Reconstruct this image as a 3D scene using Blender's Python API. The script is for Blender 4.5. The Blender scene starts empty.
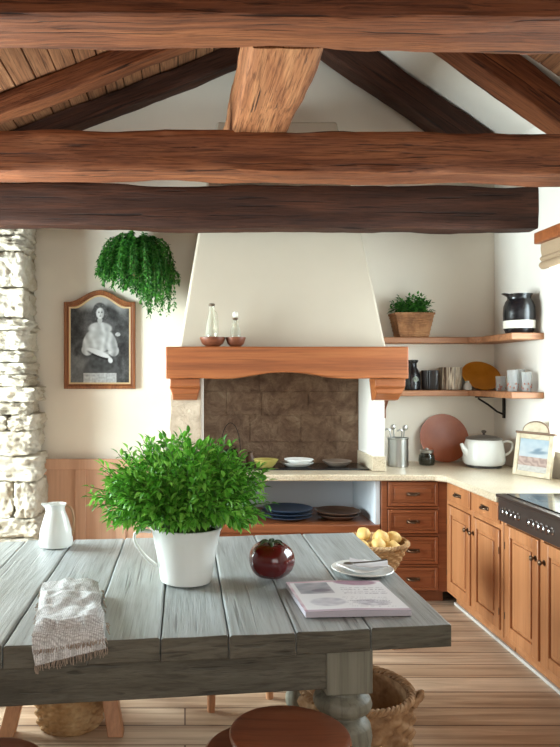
import bpy, bmesh, math, random
from mathutils import Vector, Matrix, noise as mn
random.seed(7)
PI = math.pi
sc = bpy.context.scene
COL = sc.collection

# ------------------------------------------------------------------ camera, world, lights, exposure
F = 700.0                      # focal length in pixels of the 560x747 frame
cam_d = bpy.data.cameras.new('camera'); cam = bpy.data.objects.new('camera', cam_d); COL.objects.link(cam)
cam_d.sensor_fit = 'VERTICAL'; cam_d.sensor_height = 24.0; cam_d.lens = 24.0*F/747
cam_d.shift_x = 95/747; cam_d.shift_y = 1.5/747
cam.location = (0, 0, 1.617); cam.rotation_euler = (PI/2, 0, 0)
cam_d.clip_start = 0.05
sc.camera = cam
sc.view_settings.view_transform = 'Standard'; sc.view_settings.look = 'None'
sc.view_settings.gamma = 1; sc.view_settings.use_curve_mapping = False
sc.view_settings.exposure = 0.02

def lin(c):
    def f(v):
        v /= 255.0
        return v/12.92 if v <= .04045 else ((v+.055)/1.055)**2.4
    return (f(c[0]), f(c[1]), f(c[2]), 1.0)

w = bpy.data.worlds.new('overcast_sky'); sc.world = w; w.use_nodes = True
bg = w.node_tree.nodes['Background']; bg.inputs[0].default_value = lin((226, 236, 248)); bg.inputs[1].default_value = 1.7

def area(name, loc, rot, sx, sy, power, col):
    l = bpy.data.lights.new(name, 'AREA'); l.shape = 'RECTANGLE'; l.size = sx; l.size_y = sy
    l.energy = power; l.color = lin(col)[:3]
    o = bpy.data.objects.new(name, l); COL.objects.link(o); o.location = loc; o.rotation_euler = rot
    return o
area('daylight_right_window', (3.0, 4.05, 1.85), (0, PI/2, 0), 1.5, 1.5, 185, (240, 244, 255))
area('daylight_left_window', (-2.95, 4.15, 1.55), (0, -PI/2, 0), 1.7, 1.9, 760, (240, 243, 250))
area('front_fill_light', (0.2, -1.75, 1.9), (PI/2, 0, 0), 2.6, 1.6, 32, (255, 244, 230))  # soft fill lamp added behind the camera, not an actual window

# ------------------------------------------------------------------ mesh builder
class MB:
    def __init__(s): s.v = []; s.f = []; s.m = []
    def add(s, vs, fs, mat=0):
        b = len(s.v); s.v += [tuple(v) for v in vs]
        s.f += [tuple(b+i for i in f) for f in fs]; s.m += [mat]*len(fs)
        return s
    def box(s, x0, x1, y0, y1, z0, z1, mat=0, M=None):
        vs = [(x0,y0,z0),(x1,y0,z0),(x1,y1,z0),(x0,y1,z0),(x0,y0,z1),(x1,y0,z1),(x1,y1,z1),(x0,y1,z1)]
        if M: vs = [M @ Vector(v) for v in vs]
        return s.add(vs, [(0,3,2,1),(4,5,6,7),(0,1,5,4),(1,2,6,5),(2,3,7,6),(3,0,4,7)], mat)
    def prism(s, poly, z0, z1, mat=0, M=None):          # poly ccw in xy, extruded z
        n = len(poly); vs = [(x,y,z0) for x,y in poly]+[(x,y,z1) for x,y in poly]
        if M: vs = [M @ Vector(v) for v in vs]
        fs = [tuple(reversed(range(n))), tuple(range(n,2*n))]
        fs += [(i,(i+1)%n,n+(i+1)%n,n+i) for i in range(n)]
        return s.add(vs, fs, mat)
    def lathe(s, prof, seg=32, c=(0,0,0), mat=0, M=None, capb=True, capt=True, fn=None):
        vs = []; n = len(prof)
        for r, z in prof:
            for k in range(seg):
                a = 2*PI*k/seg; rr = r if fn is None else r*fn(a, z)
                vs.append(Vector((c[0]+rr*math.cos(a), c[1]+rr*math.sin(a), c[2]+z)))
        if M: vs = [M @ v for v in vs]
        fs = []
        for i in range(n-1):
            for k in range(seg):
                k2 = (k+1) % seg
                fs.append((i*seg+k, i*seg+k2, (i+1)*seg+k2, (i+1)*seg+k))
        if capb: fs.append(tuple(reversed(range(seg))))
        if capt: fs.append(tuple(range((n-1)*seg, n*seg)))
        return s.add(vs, fs, mat)
    def tube(s, pts, r, seg=8, mat=0, cap=True, flat=1.0):
        pts = [Vector(p) for p in pts]; n = len(pts)
        rs = r if isinstance(r, (list, tuple)) else [r]*n
        vs = []; up = None
        for i, p in enumerate(pts):
            t = (pts[min(i+1,n-1)]-pts[max(i-1,0)]).normalized()
            if up is None:
                up = Vector((0,0,1)) if abs(t.z) < .9 else Vector((1,0,0))
            a = t.cross(up)
            if a.length < 1e-4: a = t.orthogonal()
            a.normalize(); b = a.cross(t).normalized(); up = b
            for k in range(seg):
                an = 2*PI*k/seg
                vs.append(p + a*rs[i]*math.cos(an) + b*rs[i]*flat*math.sin(an))
        fs = []
        for i in range(n-1):
            for k in range(seg):
                k2 = (k+1) % seg
                fs.append((i*seg+k, (i+1)*seg+k, (i+1)*seg+k2, i*seg+k2))
        if cap: fs += [tuple(range(seg)), tuple(reversed(range((n-1)*seg, n*seg)))]
        return s.add(vs, fs, mat)
    def ball(s, c, rx, ry, rz, seg=16, rings=10, mat=0, nz=0, ns=5.0, seed=0):
        vs = []; fs = []
        for i in range(1, rings):
            t = PI*i/rings
            for k in range(seg):
                a = 2*PI*k/seg
                d = Vector((math.sin(t)*math.cos(a), math.sin(t)*math.sin(a), math.cos(t)))
                q = 1+nz*mn.noise(d*ns*.3+Vector((seed*3.1, seed*1.7, 0)))
                vs.append((c[0]+d.x*rx*q, c[1]+d.y*ry*q, c[2]+d.z*rz*q))
        for i in range(rings-2):
            for k in range(seg):
                k2 = (k+1) % seg
                fs.append((i*seg+k, (i+1)*seg+k, (i+1)*seg+k2, i*seg+k2))
        nt = len(vs); vs += [(c[0], c[1], c[2]+rz), (c[0], c[1], c[2]-rz)]
        for k in range(seg):
            k2 = (k+1) % seg
            fs.append((nt, k, k2)); b = (rings-2)*seg
            fs.append((nt+1, b+k2, b+k))
        return s.add(vs, fs, mat)
    def build(s, name, mats, parent=None, loc=None, rot=None, smooth=True, angle=38, bevel=0, bseg=2, sub=0):
        me = bpy.data.meshes.new(name); me.from_pydata(s.v, [], s.f)
        if not isinstance(mats, (list, tuple)): mats = [mats]
        for m in mats: me.materials.append(m)
        me.polygons.foreach_set('material_index', s.m)
        me.update()
        if smooth:
            me.polygons.foreach_set('use_smooth', [True]*len(me.polygons))
            me.set_sharp_from_angle(angle=math.radians(angle))
        o = bpy.data.objects.new(name, me); COL.objects.link(o)
        if parent: o.parent = parent
        if loc: o.location = loc
        if rot: o.rotation_euler = rot
        if bevel:
            b = o.modifiers.new('bevel', 'BEVEL'); b.width = bevel; b.segments = bseg; b.limit_method = 'ANGLE'
            b.harden_normals = False
        if sub:
            m = o.modifiers.new('subd', 'SUBSURF'); m.levels = sub; m.render_levels = sub
        return o

def tag(o, label=None, cat=None, group=None, kind=None):
    if label: o['label'] = label
    if cat: o['category'] = cat
    if group: o['group'] = group
    if kind: o['kind'] = kind
    return o
def thing(name, label, cat, loc=(0,0,0), rz=0, group=None, rot=None):
    o = bpy.data.objects.new(name, None); COL.objects.link(o); o.location = loc
    o.rotation_euler = rot if rot else (0, 0, rz); o.empty_display_size = .05
    return tag(o, label, cat, group)
def copy_tree(o, parent=None):
    c = o.copy(); COL.objects.link(c)
    if parent: c.parent = parent
    for ch in list(o.children):
        copy_tree(ch, c)
    return c

# ------------------------------------------------------------------ materials
class NT:
    def __init__(s, name):
        s.m = bpy.data.materials.new(name); s.m.use_nodes = True; s.t = s.m.node_tree
        s.p = s.t.nodes['Principled BSDF']; s.tc = None
    def n(s, kind, **kw):
        x = s.t.nodes.new(kind)
        for k, v in kw.items(): setattr(x, k, v)
        return x
    def l(s, a, b): s.t.links.new(a, b)
    def coord(s, scale=(1,1,1), rot=(0,0,0), kind='Object'):
        if not s.tc: s.tc = s.n('ShaderNodeTexCoord')
        mp = s.n('ShaderNodeMapping'); mp.inputs['Scale'].default_value = scale; mp.inputs['Rotation'].default_value = rot
        s.l(s.tc.outputs[kind], mp.inputs[0]); return mp.outputs[0]
    def noise(s, vec, scale, detail=4, rough=.55, dist=0):
        x = s.n('ShaderNodeTexNoise'); x.inputs['Scale'].default_value = scale; x.inputs['Detail'].default_value = detail
        x.inputs['Roughness'].default_value = rough; x.inputs['Distortion'].default_value = dist
        s.l(vec, x.inputs['Vector']); return x.outputs['Fac']
    def ramp(s, fac, stops):
        r = s.n('ShaderNodeValToRGB'); e = r.color_ramp.elements
        while len(e) < len(stops): e.new(.5)
        for i, (p, c) in enumerate(stops): e[i].position = p; e[i].color = lin(c) if max(c) > 1.0001 or len(c) == 3 else c
        s.l(fac, r.inputs[0]); return r.outputs[0]
    def mix(s, fac, a, b, mode='MIX'):
        x = s.n('ShaderNodeMix', data_type='RGBA', blend_type=mode)
        if hasattr(fac, 'links'): s.l(fac, x.inputs[0])
        else: x.inputs[0].default_value = fac
        for q, i in ((a, 6), (b, 7)):
            if hasattr(q, 'links'): s.l(q, x.inputs[i])
            else: x.inputs[i].default_value = q
        return x.outputs[2]
    def bump(s, h, strength=.3, dist=.01):
        b = s.n('ShaderNodeBump'); b.inputs['Strength'].default_value = strength; b.inputs['Distance'].default_value = dist
        s.l(h, b.inputs['Height']); s.l(b.outputs[0], s.p.inputs['Normal']); return b
    def set(s, rough=.5, metal=0, spec=.5, **kw):
        s.p.inputs['Roughness'].default_value = rough; s.p.inputs['Metallic'].default_value = metal
        s.p.inputs['Specular IOR Level'].default_value = spec
        for k, v in kw.items(): s.p.inputs[k].default_value = v
        return s

def wood(name, dark, mid, light, axis=0, rough=.5, grain=1.0, bump=.25, spec=.4, cracks=0.0, coat=0, fine=.45):
    t = NT(name); st = [22*grain]*3; st[axis] = 1.1*grain
    v = t.coord(tuple(st)); n1 = t.noise(v, 1.0, 6, .6, .6)
    s2 = [4*grain]*3; s2[axis] = .35*grain
    v2 = t.coord(tuple(s2)); n2 = t.noise(v2, 1.0, 3, .5, 1.4)
    c1 = t.ramp(n1, [(.3, dark), (.52, mid), (.75, light)])
    c2 = t.ramp(n2, [(.3, dark), (.5, mid), (.7, light)])
    c = t.mix(.45, c1, c2)
    s4 = [95*grain]*3; s4[axis] = 3.0*grain
    n4 = t.noise(t.coord(tuple(s4)), 1.0, 4, .6, .4)
    c = t.mix(fine, c, t.ramp(n4, [(.34, (120, 104, 92)), (.50, (236, 232, 228)), (.62, (255, 255, 255))]), 'MULTIPLY')
    h = t.n('ShaderNodeMath', operation='MULTIPLY_ADD'); t.l(n4, h.inputs[0]); h.inputs[1].default_value = .6; t.l(n1, h.inputs[2]); h = h.outputs[0]
    if cracks:
        s3 = [40*grain]*3; s3[axis] = .9*grain
        n3 = t.noise(t.coord(tuple(s3)), 1.0, 2, .5, .3)
        k = t.ramp(n3, [(.30, (1,1,1,1.0)), (.36, (0,0,0,1.0))])
        dk = tuple(x*.30 for x in lin(dark)[:3])+(1,)
        f = t.n('ShaderNodeMath', operation='MULTIPLY'); t.l(k, f.inputs[0]); f.inputs[1].default_value = cracks
        c = t.mix(f.outputs[0], c, dk)
        sb = t.n('ShaderNodeMath', operation='SUBTRACT'); t.l(h, sb.inputs[0]); t.l(f.outputs[0], sb.inputs[1]); h = sb.outputs[0]
    t.l(c, t.p.inputs['Base Color']); t.bump(h, bump, .006); t.set(rough, 0, spec)
    if coat: t.p.inputs['Coat Weight'].default_value = coat; t.p.inputs['Coat Roughness'].default_value = .25
    return t.m
def plain(name, c, rough=.5, metal=0, spec=.5, var=0, scale=8, bump=0, bscale=60, **kw):
    t = NT(name)
    if var:
        n = t.noise(t.coord(), scale, 4)
        a = tuple(max(0, x-var) for x in c); b = tuple(min(255, x+var) for x in c)
        t.l(t.ramp(n, [(.3, a), (.7, b)]), t.p.inputs['Base Color'])
    else: t.p.inputs['Base Color'].default_value = lin(c)
    if bump: t.bump(t.noise(t.coord(), bscale, 3), bump, .004)
    t.set(rough, metal, spec, **kw); return t.m
def glass(name, c=(235, 242, 240), rough=.02, milk=0.0):
    t = NT(name)
    g = t.n('ShaderNodeBsdfGlossy'); g.inputs['Roughness'].default_value = rough
    tr = t.n('ShaderNodeBsdfTransparent'); tr.inputs[0].default_value = lin(c)
    lw = t.n('ShaderNodeLayerWeight'); lw.inputs['Blend'].default_value = .5; fr = t.n('ShaderNodeMath', operation='POWER'); t.l(lw.outputs['Facing'], fr.inputs[0]); fr.inputs[1].default_value = 4.0
    ml = t.n('ShaderNodeMath', operation='MULTIPLY_ADD'); t.l(fr.outputs[0], ml.inputs[0]); ml.inputs[1].default_value = .7; ml.inputs[2].default_value = .04
    mx = t.n('ShaderNodeMixShader'); t.l(ml.outputs[0], mx.inputs[0]); t.l(tr.outputs[0], mx.inputs[1]); t.l(g.outputs[0], mx.inputs[2])
    df = t.n('ShaderNodeBsdfTranslucent'); df.inputs[0].default_value = lin(c); dd = t.n('ShaderNodeBsdfDiffuse'); dd.inputs[0].default_value = lin(c)
    m2 = t.n('ShaderNodeMixShader'); m2.inputs[0].default_value = .5; t.l(df.outputs[0], m2.inputs[1]); t.l(dd.outputs[0], m2.inputs[2])
    m3 = t.n('ShaderNodeMixShader'); m3.inputs[0].default_value = milk; t.l(mx.outputs[0], m3.inputs[1]); t.l(m2.outputs[0], m3.inputs[2])
    t.l(m3.outputs[0], t.t.nodes['Material Output'].inputs[0]); return t.m
def vcol(name, rough=.6, spec=.3):
    t = NT(name); a = t.n('ShaderNodeAttribute'); a.attribute_name = 'Col'
    t.l(a.outputs['Color'], t.p.inputs['Base Color']); t.set(rough, 0, spec); return t.m
def leafmat(name, d, m, l, rough=.45):
    t = NT(name); g = t.n('ShaderNodeNewGeometry')
    c = t.ramp(g.outputs['Random Per Island'], [(0, d), (.5, m), (1, l)])
    t.l(c, t.p.inputs['Base Color']); t.set(rough, 0, .4)
    tl = t.n('ShaderNodeBsdfTranslucent'); t.l(c, tl.inputs[0])
    mx = t.n('ShaderNodeMixShader'); mx.inputs[0].default_value = .3
    t.l(t.p.outputs[0], mx.inputs[1]); t.l(tl.outputs[0], mx.inputs[2]); t.l(mx.outputs[0], t.t.nodes['Material Output'].inputs[0])
    return t.m

plaster = plain('white_plaster', (226, 221, 212), .9, spec=.15, var=4, scale=1.5, bump=.12, bscale=18)
plaster_warm = plain('cream_plaster', (228, 220, 206), .9, spec=.15, var=4, scale=1.5, bump=.12, bscale=14)
hood_m = plain('beige_hood_plaster', (192, 180, 162), .9, spec=.15, var=4, scale=1.2, bump=.15, bscale=9)
beam_m = wood('oak_beam', (74, 40, 25), (124, 72, 44), (164, 104, 66), 0, .65, 1.3, .9, cracks=.9, spec=.25, fine=.7)
beam_light = wood('light_oak_beam', (96, 56, 34), (158, 102, 66), (202, 148, 104), 0, .65, 1.3, .9, cracks=.9, spec=.25, fine=.8)
beam_dark = wood('dark_oak_beam', (40, 23, 16), (64, 36, 24), (92, 54, 36), 0, .65, 1.3, .8, cracks=.8, spec=.25, fine=.7)
plank_m = wood('ceiling_plank', (112, 72, 48), (160, 110, 76), (192, 142, 104), 1, .7, 1.2, .4, cracks=.7, fine=.7)
mantel_m = wood('mantel_oak', (122, 66, 34), (158, 90, 48), (182, 116, 68), 0, .45, .8, .25, cracks=.3, fine=.3)
shelf_m = wood('shelf_wood', (130, 86, 58), (166, 114, 78), (192, 140, 102), 0, .5, .8, .15)
cab_z = wood('cabinet_wood', (148, 92, 56), (174, 116, 74), (194, 138, 96), 2, .42, .7, .08, coat=.2, fine=.2)
cab_dk = wood('drawer_cabinet_wood', (112, 60, 34), (140, 80, 47), (162, 102, 64), 0, .42, .7, .08, coat=.2, fine=.25)
wains = wood('wainscot_wood', (176, 134, 108), (196, 154, 126), (208, 164, 136), 2, .6, .6, .1, fine=.12)
table_m = wood('grey_weathered_wood', (132, 136, 135), (160, 165, 165), (182, 188, 190), 1, .34, 1.3, .6, cracks=.6, spec=.6, fine=.36)
table_x = wood('grey_weathered_rail_shaded', (70, 66, 56), (98, 94, 82), (124, 120, 108), 0, .55, 1.0, .5, cracks=.5, fine=.45)  # table wood darkened: shade of the front edge and aprons put into the colour
table_z = wood('grey_painted_turned_wood', (104, 103, 90), (134, 132, 118), (158, 156, 142), 2, .5, .5, .25)
stool_m = wood('reddish_stool_wood', (104, 60, 42), (138, 82, 56), (160, 102, 72), 0, .3, .8, .1, fine=.25)
stoolleg_m = wood('stool_leg_wood', (174, 118, 82), (204, 148, 108), (218, 168, 128), 2, .5, .8, .1, fine=.2)
frame_m = wood('picture_frame_wood', (104, 58, 30), (140, 84, 46), (170, 112, 66), 2, .4, .8, .15)
bowlwood = wood('bowl_wood', (92, 50, 32), (124, 70, 46), (146, 90, 62), 0, .45, 1.2, .1)
iron = plain('dark_iron', (38, 34, 32), .5, .7)
bronze = plain('bronze_handle', (104, 84, 68), .35, .9)
steel = plain('brushed_steel', (176, 176, 172), .28, 1.0)
chrome = plain('chrome', (220, 222, 224), .12, 1.0)
black_glass = plain('black_glass', (14, 15, 17), .08, 0, .6)
black_panel = plain('black_brown_panel', (62, 52, 47), .35, .2)
white_cer = plain('white_ceramic', (232, 232, 228), .22, 0, .5)
white_enam = plain('white_enamel', (226, 226, 220), .25, 0, .5)
black_cer = plain('black_ceramic', (22, 22, 25), .22, 0, .6, bump=.3, bscale=40)
cream_cer = plain('cream_ceramic', (226, 220, 206), .5)
soil = plain('dark_soil', (42, 30, 22), .95, bump=.6)
clear = glass('clear_glass')
herb = leafmat('herb_leaf', (58, 124, 30), (98, 170, 52), (146, 206, 88))
fern_l = leafmat('fern_leaf', (26, 76, 24), (46, 108, 36), (80, 148, 52))
stem_m = plain('green_stem', (78, 112, 46), .6)

def wicker(name, d, m, l):
    t = NT(name); n = t.noise(t.coord(), 60, 3); n2 = t.noise(t.coord(), 9, 2)
    c = t.mix(.75, t.ramp(n, [(.3, d), (.5, m), (.7, l)]), t.ramp(n2, [(.3, d), (.5, m), (.7, l)]))
    t.l(c, t.p.inputs['Base Color']); t.bump(n, .4, .003); t.set(.7, 0, .25); return t.m
wick = wicker('straw_wicker', (142, 104, 66), (182, 144, 100), (208, 176, 134))
wick_d = wicker('brown_wicker', (96, 62, 38), (140, 96, 62), (172, 126, 86))

def fl():
    t = NT('floor_boards')
    v = t.coord()
    b = t.n('ShaderNodeTexBrick'); t.l(v, b.inputs['Vector']); b.inputs['Scale'].default_value = 1.0
    b.inputs['Brick Width'].default_value = 3.1; b.inputs['Row Height'].default_value = .17; b.inputs['Mortar Size'].default_value = .0045
    b.inputs['Mortar Smooth'].default_value = .3; b.offset = .37; b.squash = 1.0
    b.inputs['Color1'].default_value = lin((208, 182, 154)); b.inputs['Color2'].default_value = lin((228, 206, 180)); b.inputs['Mortar'].default_value = lin((112, 84, 68))
    n1 = t.noise(t.coord((1.0, 20, 1)), 1.2, 6, .6, .8); n2 = t.noise(t.coord((.5, 5, 1)), 1.0, 3, .5, 1.0)
    g = t.ramp(n1, [(.3, (160, 140, 128)), (.6, (250, 248, 246))]); g2 = t.ramp(n2, [(.3, (190, 172, 160)), (.65, (252, 250, 250))])
    c = t.mix(.75, b.outputs['Color'], g, 'MULTIPLY'); c = t.mix(.6, c, g2, 'MULTIPLY')
    t.l(c, t.p.inputs['Base Color']); t.set(.38, 0, .45)
    mth = t.n('ShaderNodeMath', operation='MULTIPLY_ADD'); t.l(b.outputs['Fac'], mth.inputs[0]); mth.inputs[1].default_value = -1.5; t.l(n1, mth.inputs[2])
    t.bump(mth.outputs[0], .3, .004); return t.m
floor_m = fl()
def stone(name, a, b_, c, scale=9, bs=1.0):
    t = NT(name); n = t.noise(t.coord(), scale, 10, .72, .3); n2 = t.noise(t.coord(), 2.2, 3)
    cc = t.mix(.5, t.ramp(n, [(.3, a), (.5, b_), (.7, c)]), t.ramp(n2, [(.3, a), (.5, b_), (.7, c)]))
    t.l(cc, t.p.inputs['Base Color']); t.bump(n, bs, .045); t.set(.92, 0, .15); return t.m
stone_w = stone('pale_field_stone', (156, 140, 118), (200, 190, 172), (220, 214, 204))
mortar_m = stone('stone_mortar', (150, 134, 112), (176, 160, 138), (196, 182, 160), 30)
pier_m = stone('tan_rough_stone', (150, 128, 108), (186, 166, 144), (212, 194, 172), 14)
def granite():
    t = NT('beige_granite'); n = t.noise(t.coord(), 90, 5, .7); n2 = t.noise(t.coord(), 3, 4)
    c = t.ramp(n, [(.32, (120, 98, 76)), (.45, (184, 166, 138)), (.6, (208, 193, 168)), (.72, (224, 212, 190))])
    c = t.mix(.35, c, t.ramp(n2, [(.3, (186, 168, 140)), (.7, (230, 220, 200))]))
    t.l(c, t.p.inputs['Base Color']); t.set(.3, 0, .5); return t.m
granite_m = granite()
def fireback():
    t = NT('fireback_slabs'); n = t.noise(t.coord(), 8, 10, .76, .5)
    c = t.ramp(n, [(.25, (84, 60, 46)), (.45, (128, 100, 80)), (.6, (158, 130, 106)), (.78, (190, 168, 142))])
    t.l(c, t.p.inputs['Base Color']); t.bump(n, 1.0, .05); t.set(.8, 0, .3); return t.m
fireback_m = fireback()

def struct(name, mb, m, **kw):
    o = mb.build(name, m, **kw); o['kind'] = 'structure'; return o

# ------------------------------------------------------------------ structure
XL, XR, YB, YF = -2.6, 2.5, 5.66, -1.5
T = .25
b = MB(); b.box(XL-T, XR+.4, YF-T, YB+T, -.1, 0); struct('floor', b, floor_m)
def zl(x): return 4.07+.384*x
def zr(x): return 3.40+.70*(2.5-x)
XA = (5.15-4.07)/(1.084)
def gable(y0, y1, holes=None):
    P = [(XL, 0), (XR, 0), (XR, zr(XR)), (XA, zr(XA)), (XL, zl(XL))]
    mb = MB(); n = len(P)
    mb.add([(x, y0, z) for x, z in P]+[(x, y1, z) for x, z in P],
           [tuple(range(n)), tuple(reversed(range(n, 2*n)))]+[(i, n+i, n+(i+1) % n, (i+1) % n) for i in range(n)])
    return mb
struct('wall_back', gable(YB, YB+T), plaster_warm)
# front wall behind the camera, with a wide opening added to let the fill light in
b = MB()
b.box(XL, -1.2, YF-T, YF, 0, 3.0); b.box(1.6, XR, YF-T, YF, 0, 3.0); b.box(-1.2, 1.6, YF-T, YF, 0, 1.0); b.box(-1.2, 1.6, YF-T, YF, 2.75, 3.0)
P = [(XL, 3.0), (XR, 3.0), (XR, zr(XR)), (XA, zr(XA)), (XL, zl(XL))]
b.add([(x, YF-T, z) for x, z in P]+[(x, YF, z) for x, z in P], [(0,1,2,3,4), (9,8,7,6,5)]+[(i, 5+i, 5+(i+1) % 5, (i+1) % 5) for i in range(5)])
struct('wall_front', b, plaster)
def wall_side(name, x0, x1, ys, ye, zs, ze, top):
    b = MB(); b.box(x0, x1, YF-T, ys, 0, top); b.box(x0, x1, ye, YB+T, 0, top)
    b.box(x0, x1, ys, ye, 0, zs); b.box(x0, x1, ys, ye, ze, top)
    return struct(name, b, plaster)
WY0, WY1, WZ0, WZ1 = 3.30, 4.80, 1.10, 2.50
wall_side('wall_right', XR, XR+.35, WY0, WY1, WZ0, WZ1, 3.40)
wall_side('wall_left', XL-T, XL, 3.2, 5.1, .75, 2.40, 3.07)

def window(name, x0, x1, ys, ye, zs, ze, nv, nh):
    fr = thing(name, None, None, (0, 0, 0)); fr['kind'] = 'structure'
    b = MB(); t = .06
    b.box(x0, x1, ys, ys+t, zs, ze); b.box(x0, x1, ye-t, ye, zs, ze); b.box(x0, x1, ys+t, ye-t, zs, zs+t); b.box(x0, x1, ys+t, ye-t, ze-t, ze)
    for i in range(1, nv):
        y = ys+(ye-ys)*i/nv; b.box(x0+.005, x1-.005, y-.018, y+.018, zs+t, ze-t)
    for i in range(1, nh):
        z = zs+(ze-zs)*i/nh; b.box(x0+.008, x1-.008, ys+t, ye-t, z-.014, z+.014)
    b.build('window_frame', white_paint, fr, bevel=.004)
    g = MB(); xm = (x0+x1)/2; g.box(xm-.003, xm+.003, ys+t, ye-t, zs+t, ze-t); g.build('window_pane', clear, fr, smooth=False)
    return fr
white_paint = plain('white_paint', (236, 234, 228), .4)
window('window_1', XR+.2, XR+.26, WY0, WY1, WZ0, WZ1, 3, 3)
window('window_2', XL-.2, XL-.14, 3.2, 5.1, .75, 2.40, 4, 3)

# ceiling: planks laid lengthwise on the left slope and on the near half of the right slope, white plaster beyond
def slope_planks(name, xa, xb, zf, y0, y1, pw=.15):
    mb = MB(); L = math.hypot(xb-xa, zf(xb)-zf(xa)); n = int(L/pw)
    for i in range(n+1):
        u0 = i*pw/L; u1 = min(1, (i*pw+pw-.010)/L)
        if u0 >= 1: break
        x0 = xa+(xb-xa)*u0; x1 = xa+(xb-xa)*u1; dz = random.uniform(0, .006)
        z0, z1 = zf(x0)+dz, zf(x1)+dz
        if x0 > x1: x0, x1, z0, z1 = x1, x0, z1, z0
        mb.add([(x0,y0,z0),(x1,y0,z1),(x1,y1,z1),(x0,y1,z0),(x0,y0,z0+.03),(x1,y0,z1+.03),(x1,y1,z1+.03),(x0,y1,z0+.03)],
               [(0,3,2,1),(4,5,6,7),(0,1,5,4),(1,2,6,5),(2,3,7,6),(3,0,4,7)])
    return struct(name, mb, plank_m, smooth=False)
slope_planks('ceiling', XL-T, XA, zl, YF-T, YB+T)
slope_planks('ceiling', XR+.35, XA, zr, YF-T, 4.42)
b = MB()
def slab(b, xa, xb, za, zb, y0, y1, th, lift=0):
    b.add([(xa,y0,za+lift),(xb,y0,zb+lift),(xb,y1,zb+lift),(xa,y1,za+lift),(xa,y0,za+lift+th),(xb,y0,zb+lift+th),(xb,y1,zb+lift+th),(xa,y1,za+lift+th)],
          [(0,3,2,1),(4,5,6,7),(0,1,5,4),(1,2,6,5),(2,3,7,6),(3,0,4,7)])
slab(b, XA, XR+.35, zr(XA), zr(XR+.35), 4.42, YB+T, .05)
struct('ceiling', b, plaster)
b = MB(); slab(b, XL-T, XA, zl(XL-T), zl(XA), YF-T, YB+T, .08, .04); slab(b, XA, XR+.35, zr(XA), zr(XR+.35), YF-T, YB+T, .08, .055)
struct('roof', b, plain('roof_underlay', (40, 28, 22), .9))

# beams ------------------------------------------------------------
def beam(name, p0, p1, w, h, mat, label, seed, wob=.02, up=(0,0,1), cat='beam'):
    """rough hewn beam between the centre points p0 and p1; w across, h along up; local X runs down its length"""
    p0 = Vector(p0); p1 = Vector(p1); L = (p1-p0).length; X = (p1-p0).normalized()
    Z = Vector(up); Z = (Z-X*Z.dot(X)).normalized(); Y = Z.cross(X)
    n = max(10, int(L/.07)); prof = []; k = 5; r = .055
    def side(a, b_, m): return [(a[0]+(b_[0]-a[0])*i/m, a[1]+(b_[1]-a[1])*i/m) for i in range(m)]
    cs = [(-.5+r,-.5),(.5-r,-.5),(.5,-.5+r),(.5,.5-r),(.5-r,.5),(-.5+r,.5),(-.5,.5-r),(-.5,-.5+r)]
    for i in range(8): prof += side(cs[i], cs[(i+1) % 8], k if i % 2 == 0 else 1)
    m = len(prof); vs = []; fs = []
    for i in range(n+1):
        x = L*i/n
        dy = wob*mn.noise(Vector((x*1.1, seed*7.3, 0))); dz = wob*1.2*mn.noise(Vector((x*.9, seed*3.7, 5)))
        sw = 1+.08*mn.noise(Vector((x*1.5, seed, 9)))
        for (a, c) in prof:
            q = .010*mn.noise(Vector((x*3, a*4+seed*5, c*4)))+.004*mn.noise(Vector((x*9, a*14, c*14+seed)))
            vs.append((x, (a*w*sw)+dy+q*a*2, c*h*sw+dz+q*c*2.2))
    for i in range(n):
        for j in range(m):
            j2 = (j+1) % m
            fs.append((i*m+j, (i+1)*m+j, (i+1)*m+j2, i*m+j2))
    fs += [tuple(range(m)), tuple(reversed(range(n*m, (n+1)*m)))]
    mb = MB().add(vs, fs); o = mb.build(name, mat, angle=50)
    o.matrix_world = Matrix(((X.x,Y.x,Z.x,p0.x),(X.y,Y.y,Z.y,p0.y),(X.z,Y.z,Z.z,p0.z),(0,0,0,1)))
    tag(o, label, cat); return o
beam('tie_beam', (XL, 2.93, 3.18), (XR, 2.93, 3.15), .30, .25, beam_m, 'nearest brown oak tie beam along the top edge of the picture', 1, .018)
beam('tie_beam', (XL, 4.28, 2.952), (XR, 4.28, 2.935), .25, .245, beam_m, 'middle reddish oak tie beam spanning the room in front of the darker one', 2, .02)
beam('tie_beam', (XL, 5.03, 2.83), (XR, 5.03, 2.795), .17, .30, beam_dark, 'dark brown tie beam just above the hood, lowest of the three', 3, .03)
beam('ridge_beam', (.447, 3.09, 3.22), (.437, 5.30, 3.22), .33, .31, beam_light, 'thick pale oak beam running lengthwise over the middle tie beam', 4, .025)
def raf(x0, x1, y, lo, dep, wid, mat, label, seed):
    p = lambda x: (x, y, lo(x)); X = (Vector(p(x1))-Vector(p(x0))).normalized(); Z = Vector((-X.z, 0, X.x)) if X.x > 0 else Vector((X.z, 0, -X.x))
    a = Vector(p(x0))+Z*dep/2; c = Vector(p(x1))+Z*dep/2
    return beam('rafter', a, c, wid, dep, mat, label, seed, .012, up=tuple(Z), cat='rafter')
L_ = lambda x: 3.905+.384*x
R_ = lambda x: 3.12+.70*(2.5-x)
raf(XL, XA, 4.92, L_, .15, .16, beam_m, 'brown rafter on the left slope, the one nearer the camera', 11)
raf(XL, XA, 5.56, L_, .15, .16, beam_dark, 'dark brown rafter against the back gable on the left slope', 12)
raf(XA, XR, 5.46, R_, .22, .18, beam_dark, 'dark rafter against the back gable on the right slope', 13)
raf(XA, XR, 4.52, R_, .22, .18, beam_m, 'brown rafter crossing the top right corner', 14)
raf(XL, XA, 3.0, L_, .15, .14, beam_m, 'brown left slope rafter hidden above the nearest tie beam', 15)
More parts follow.
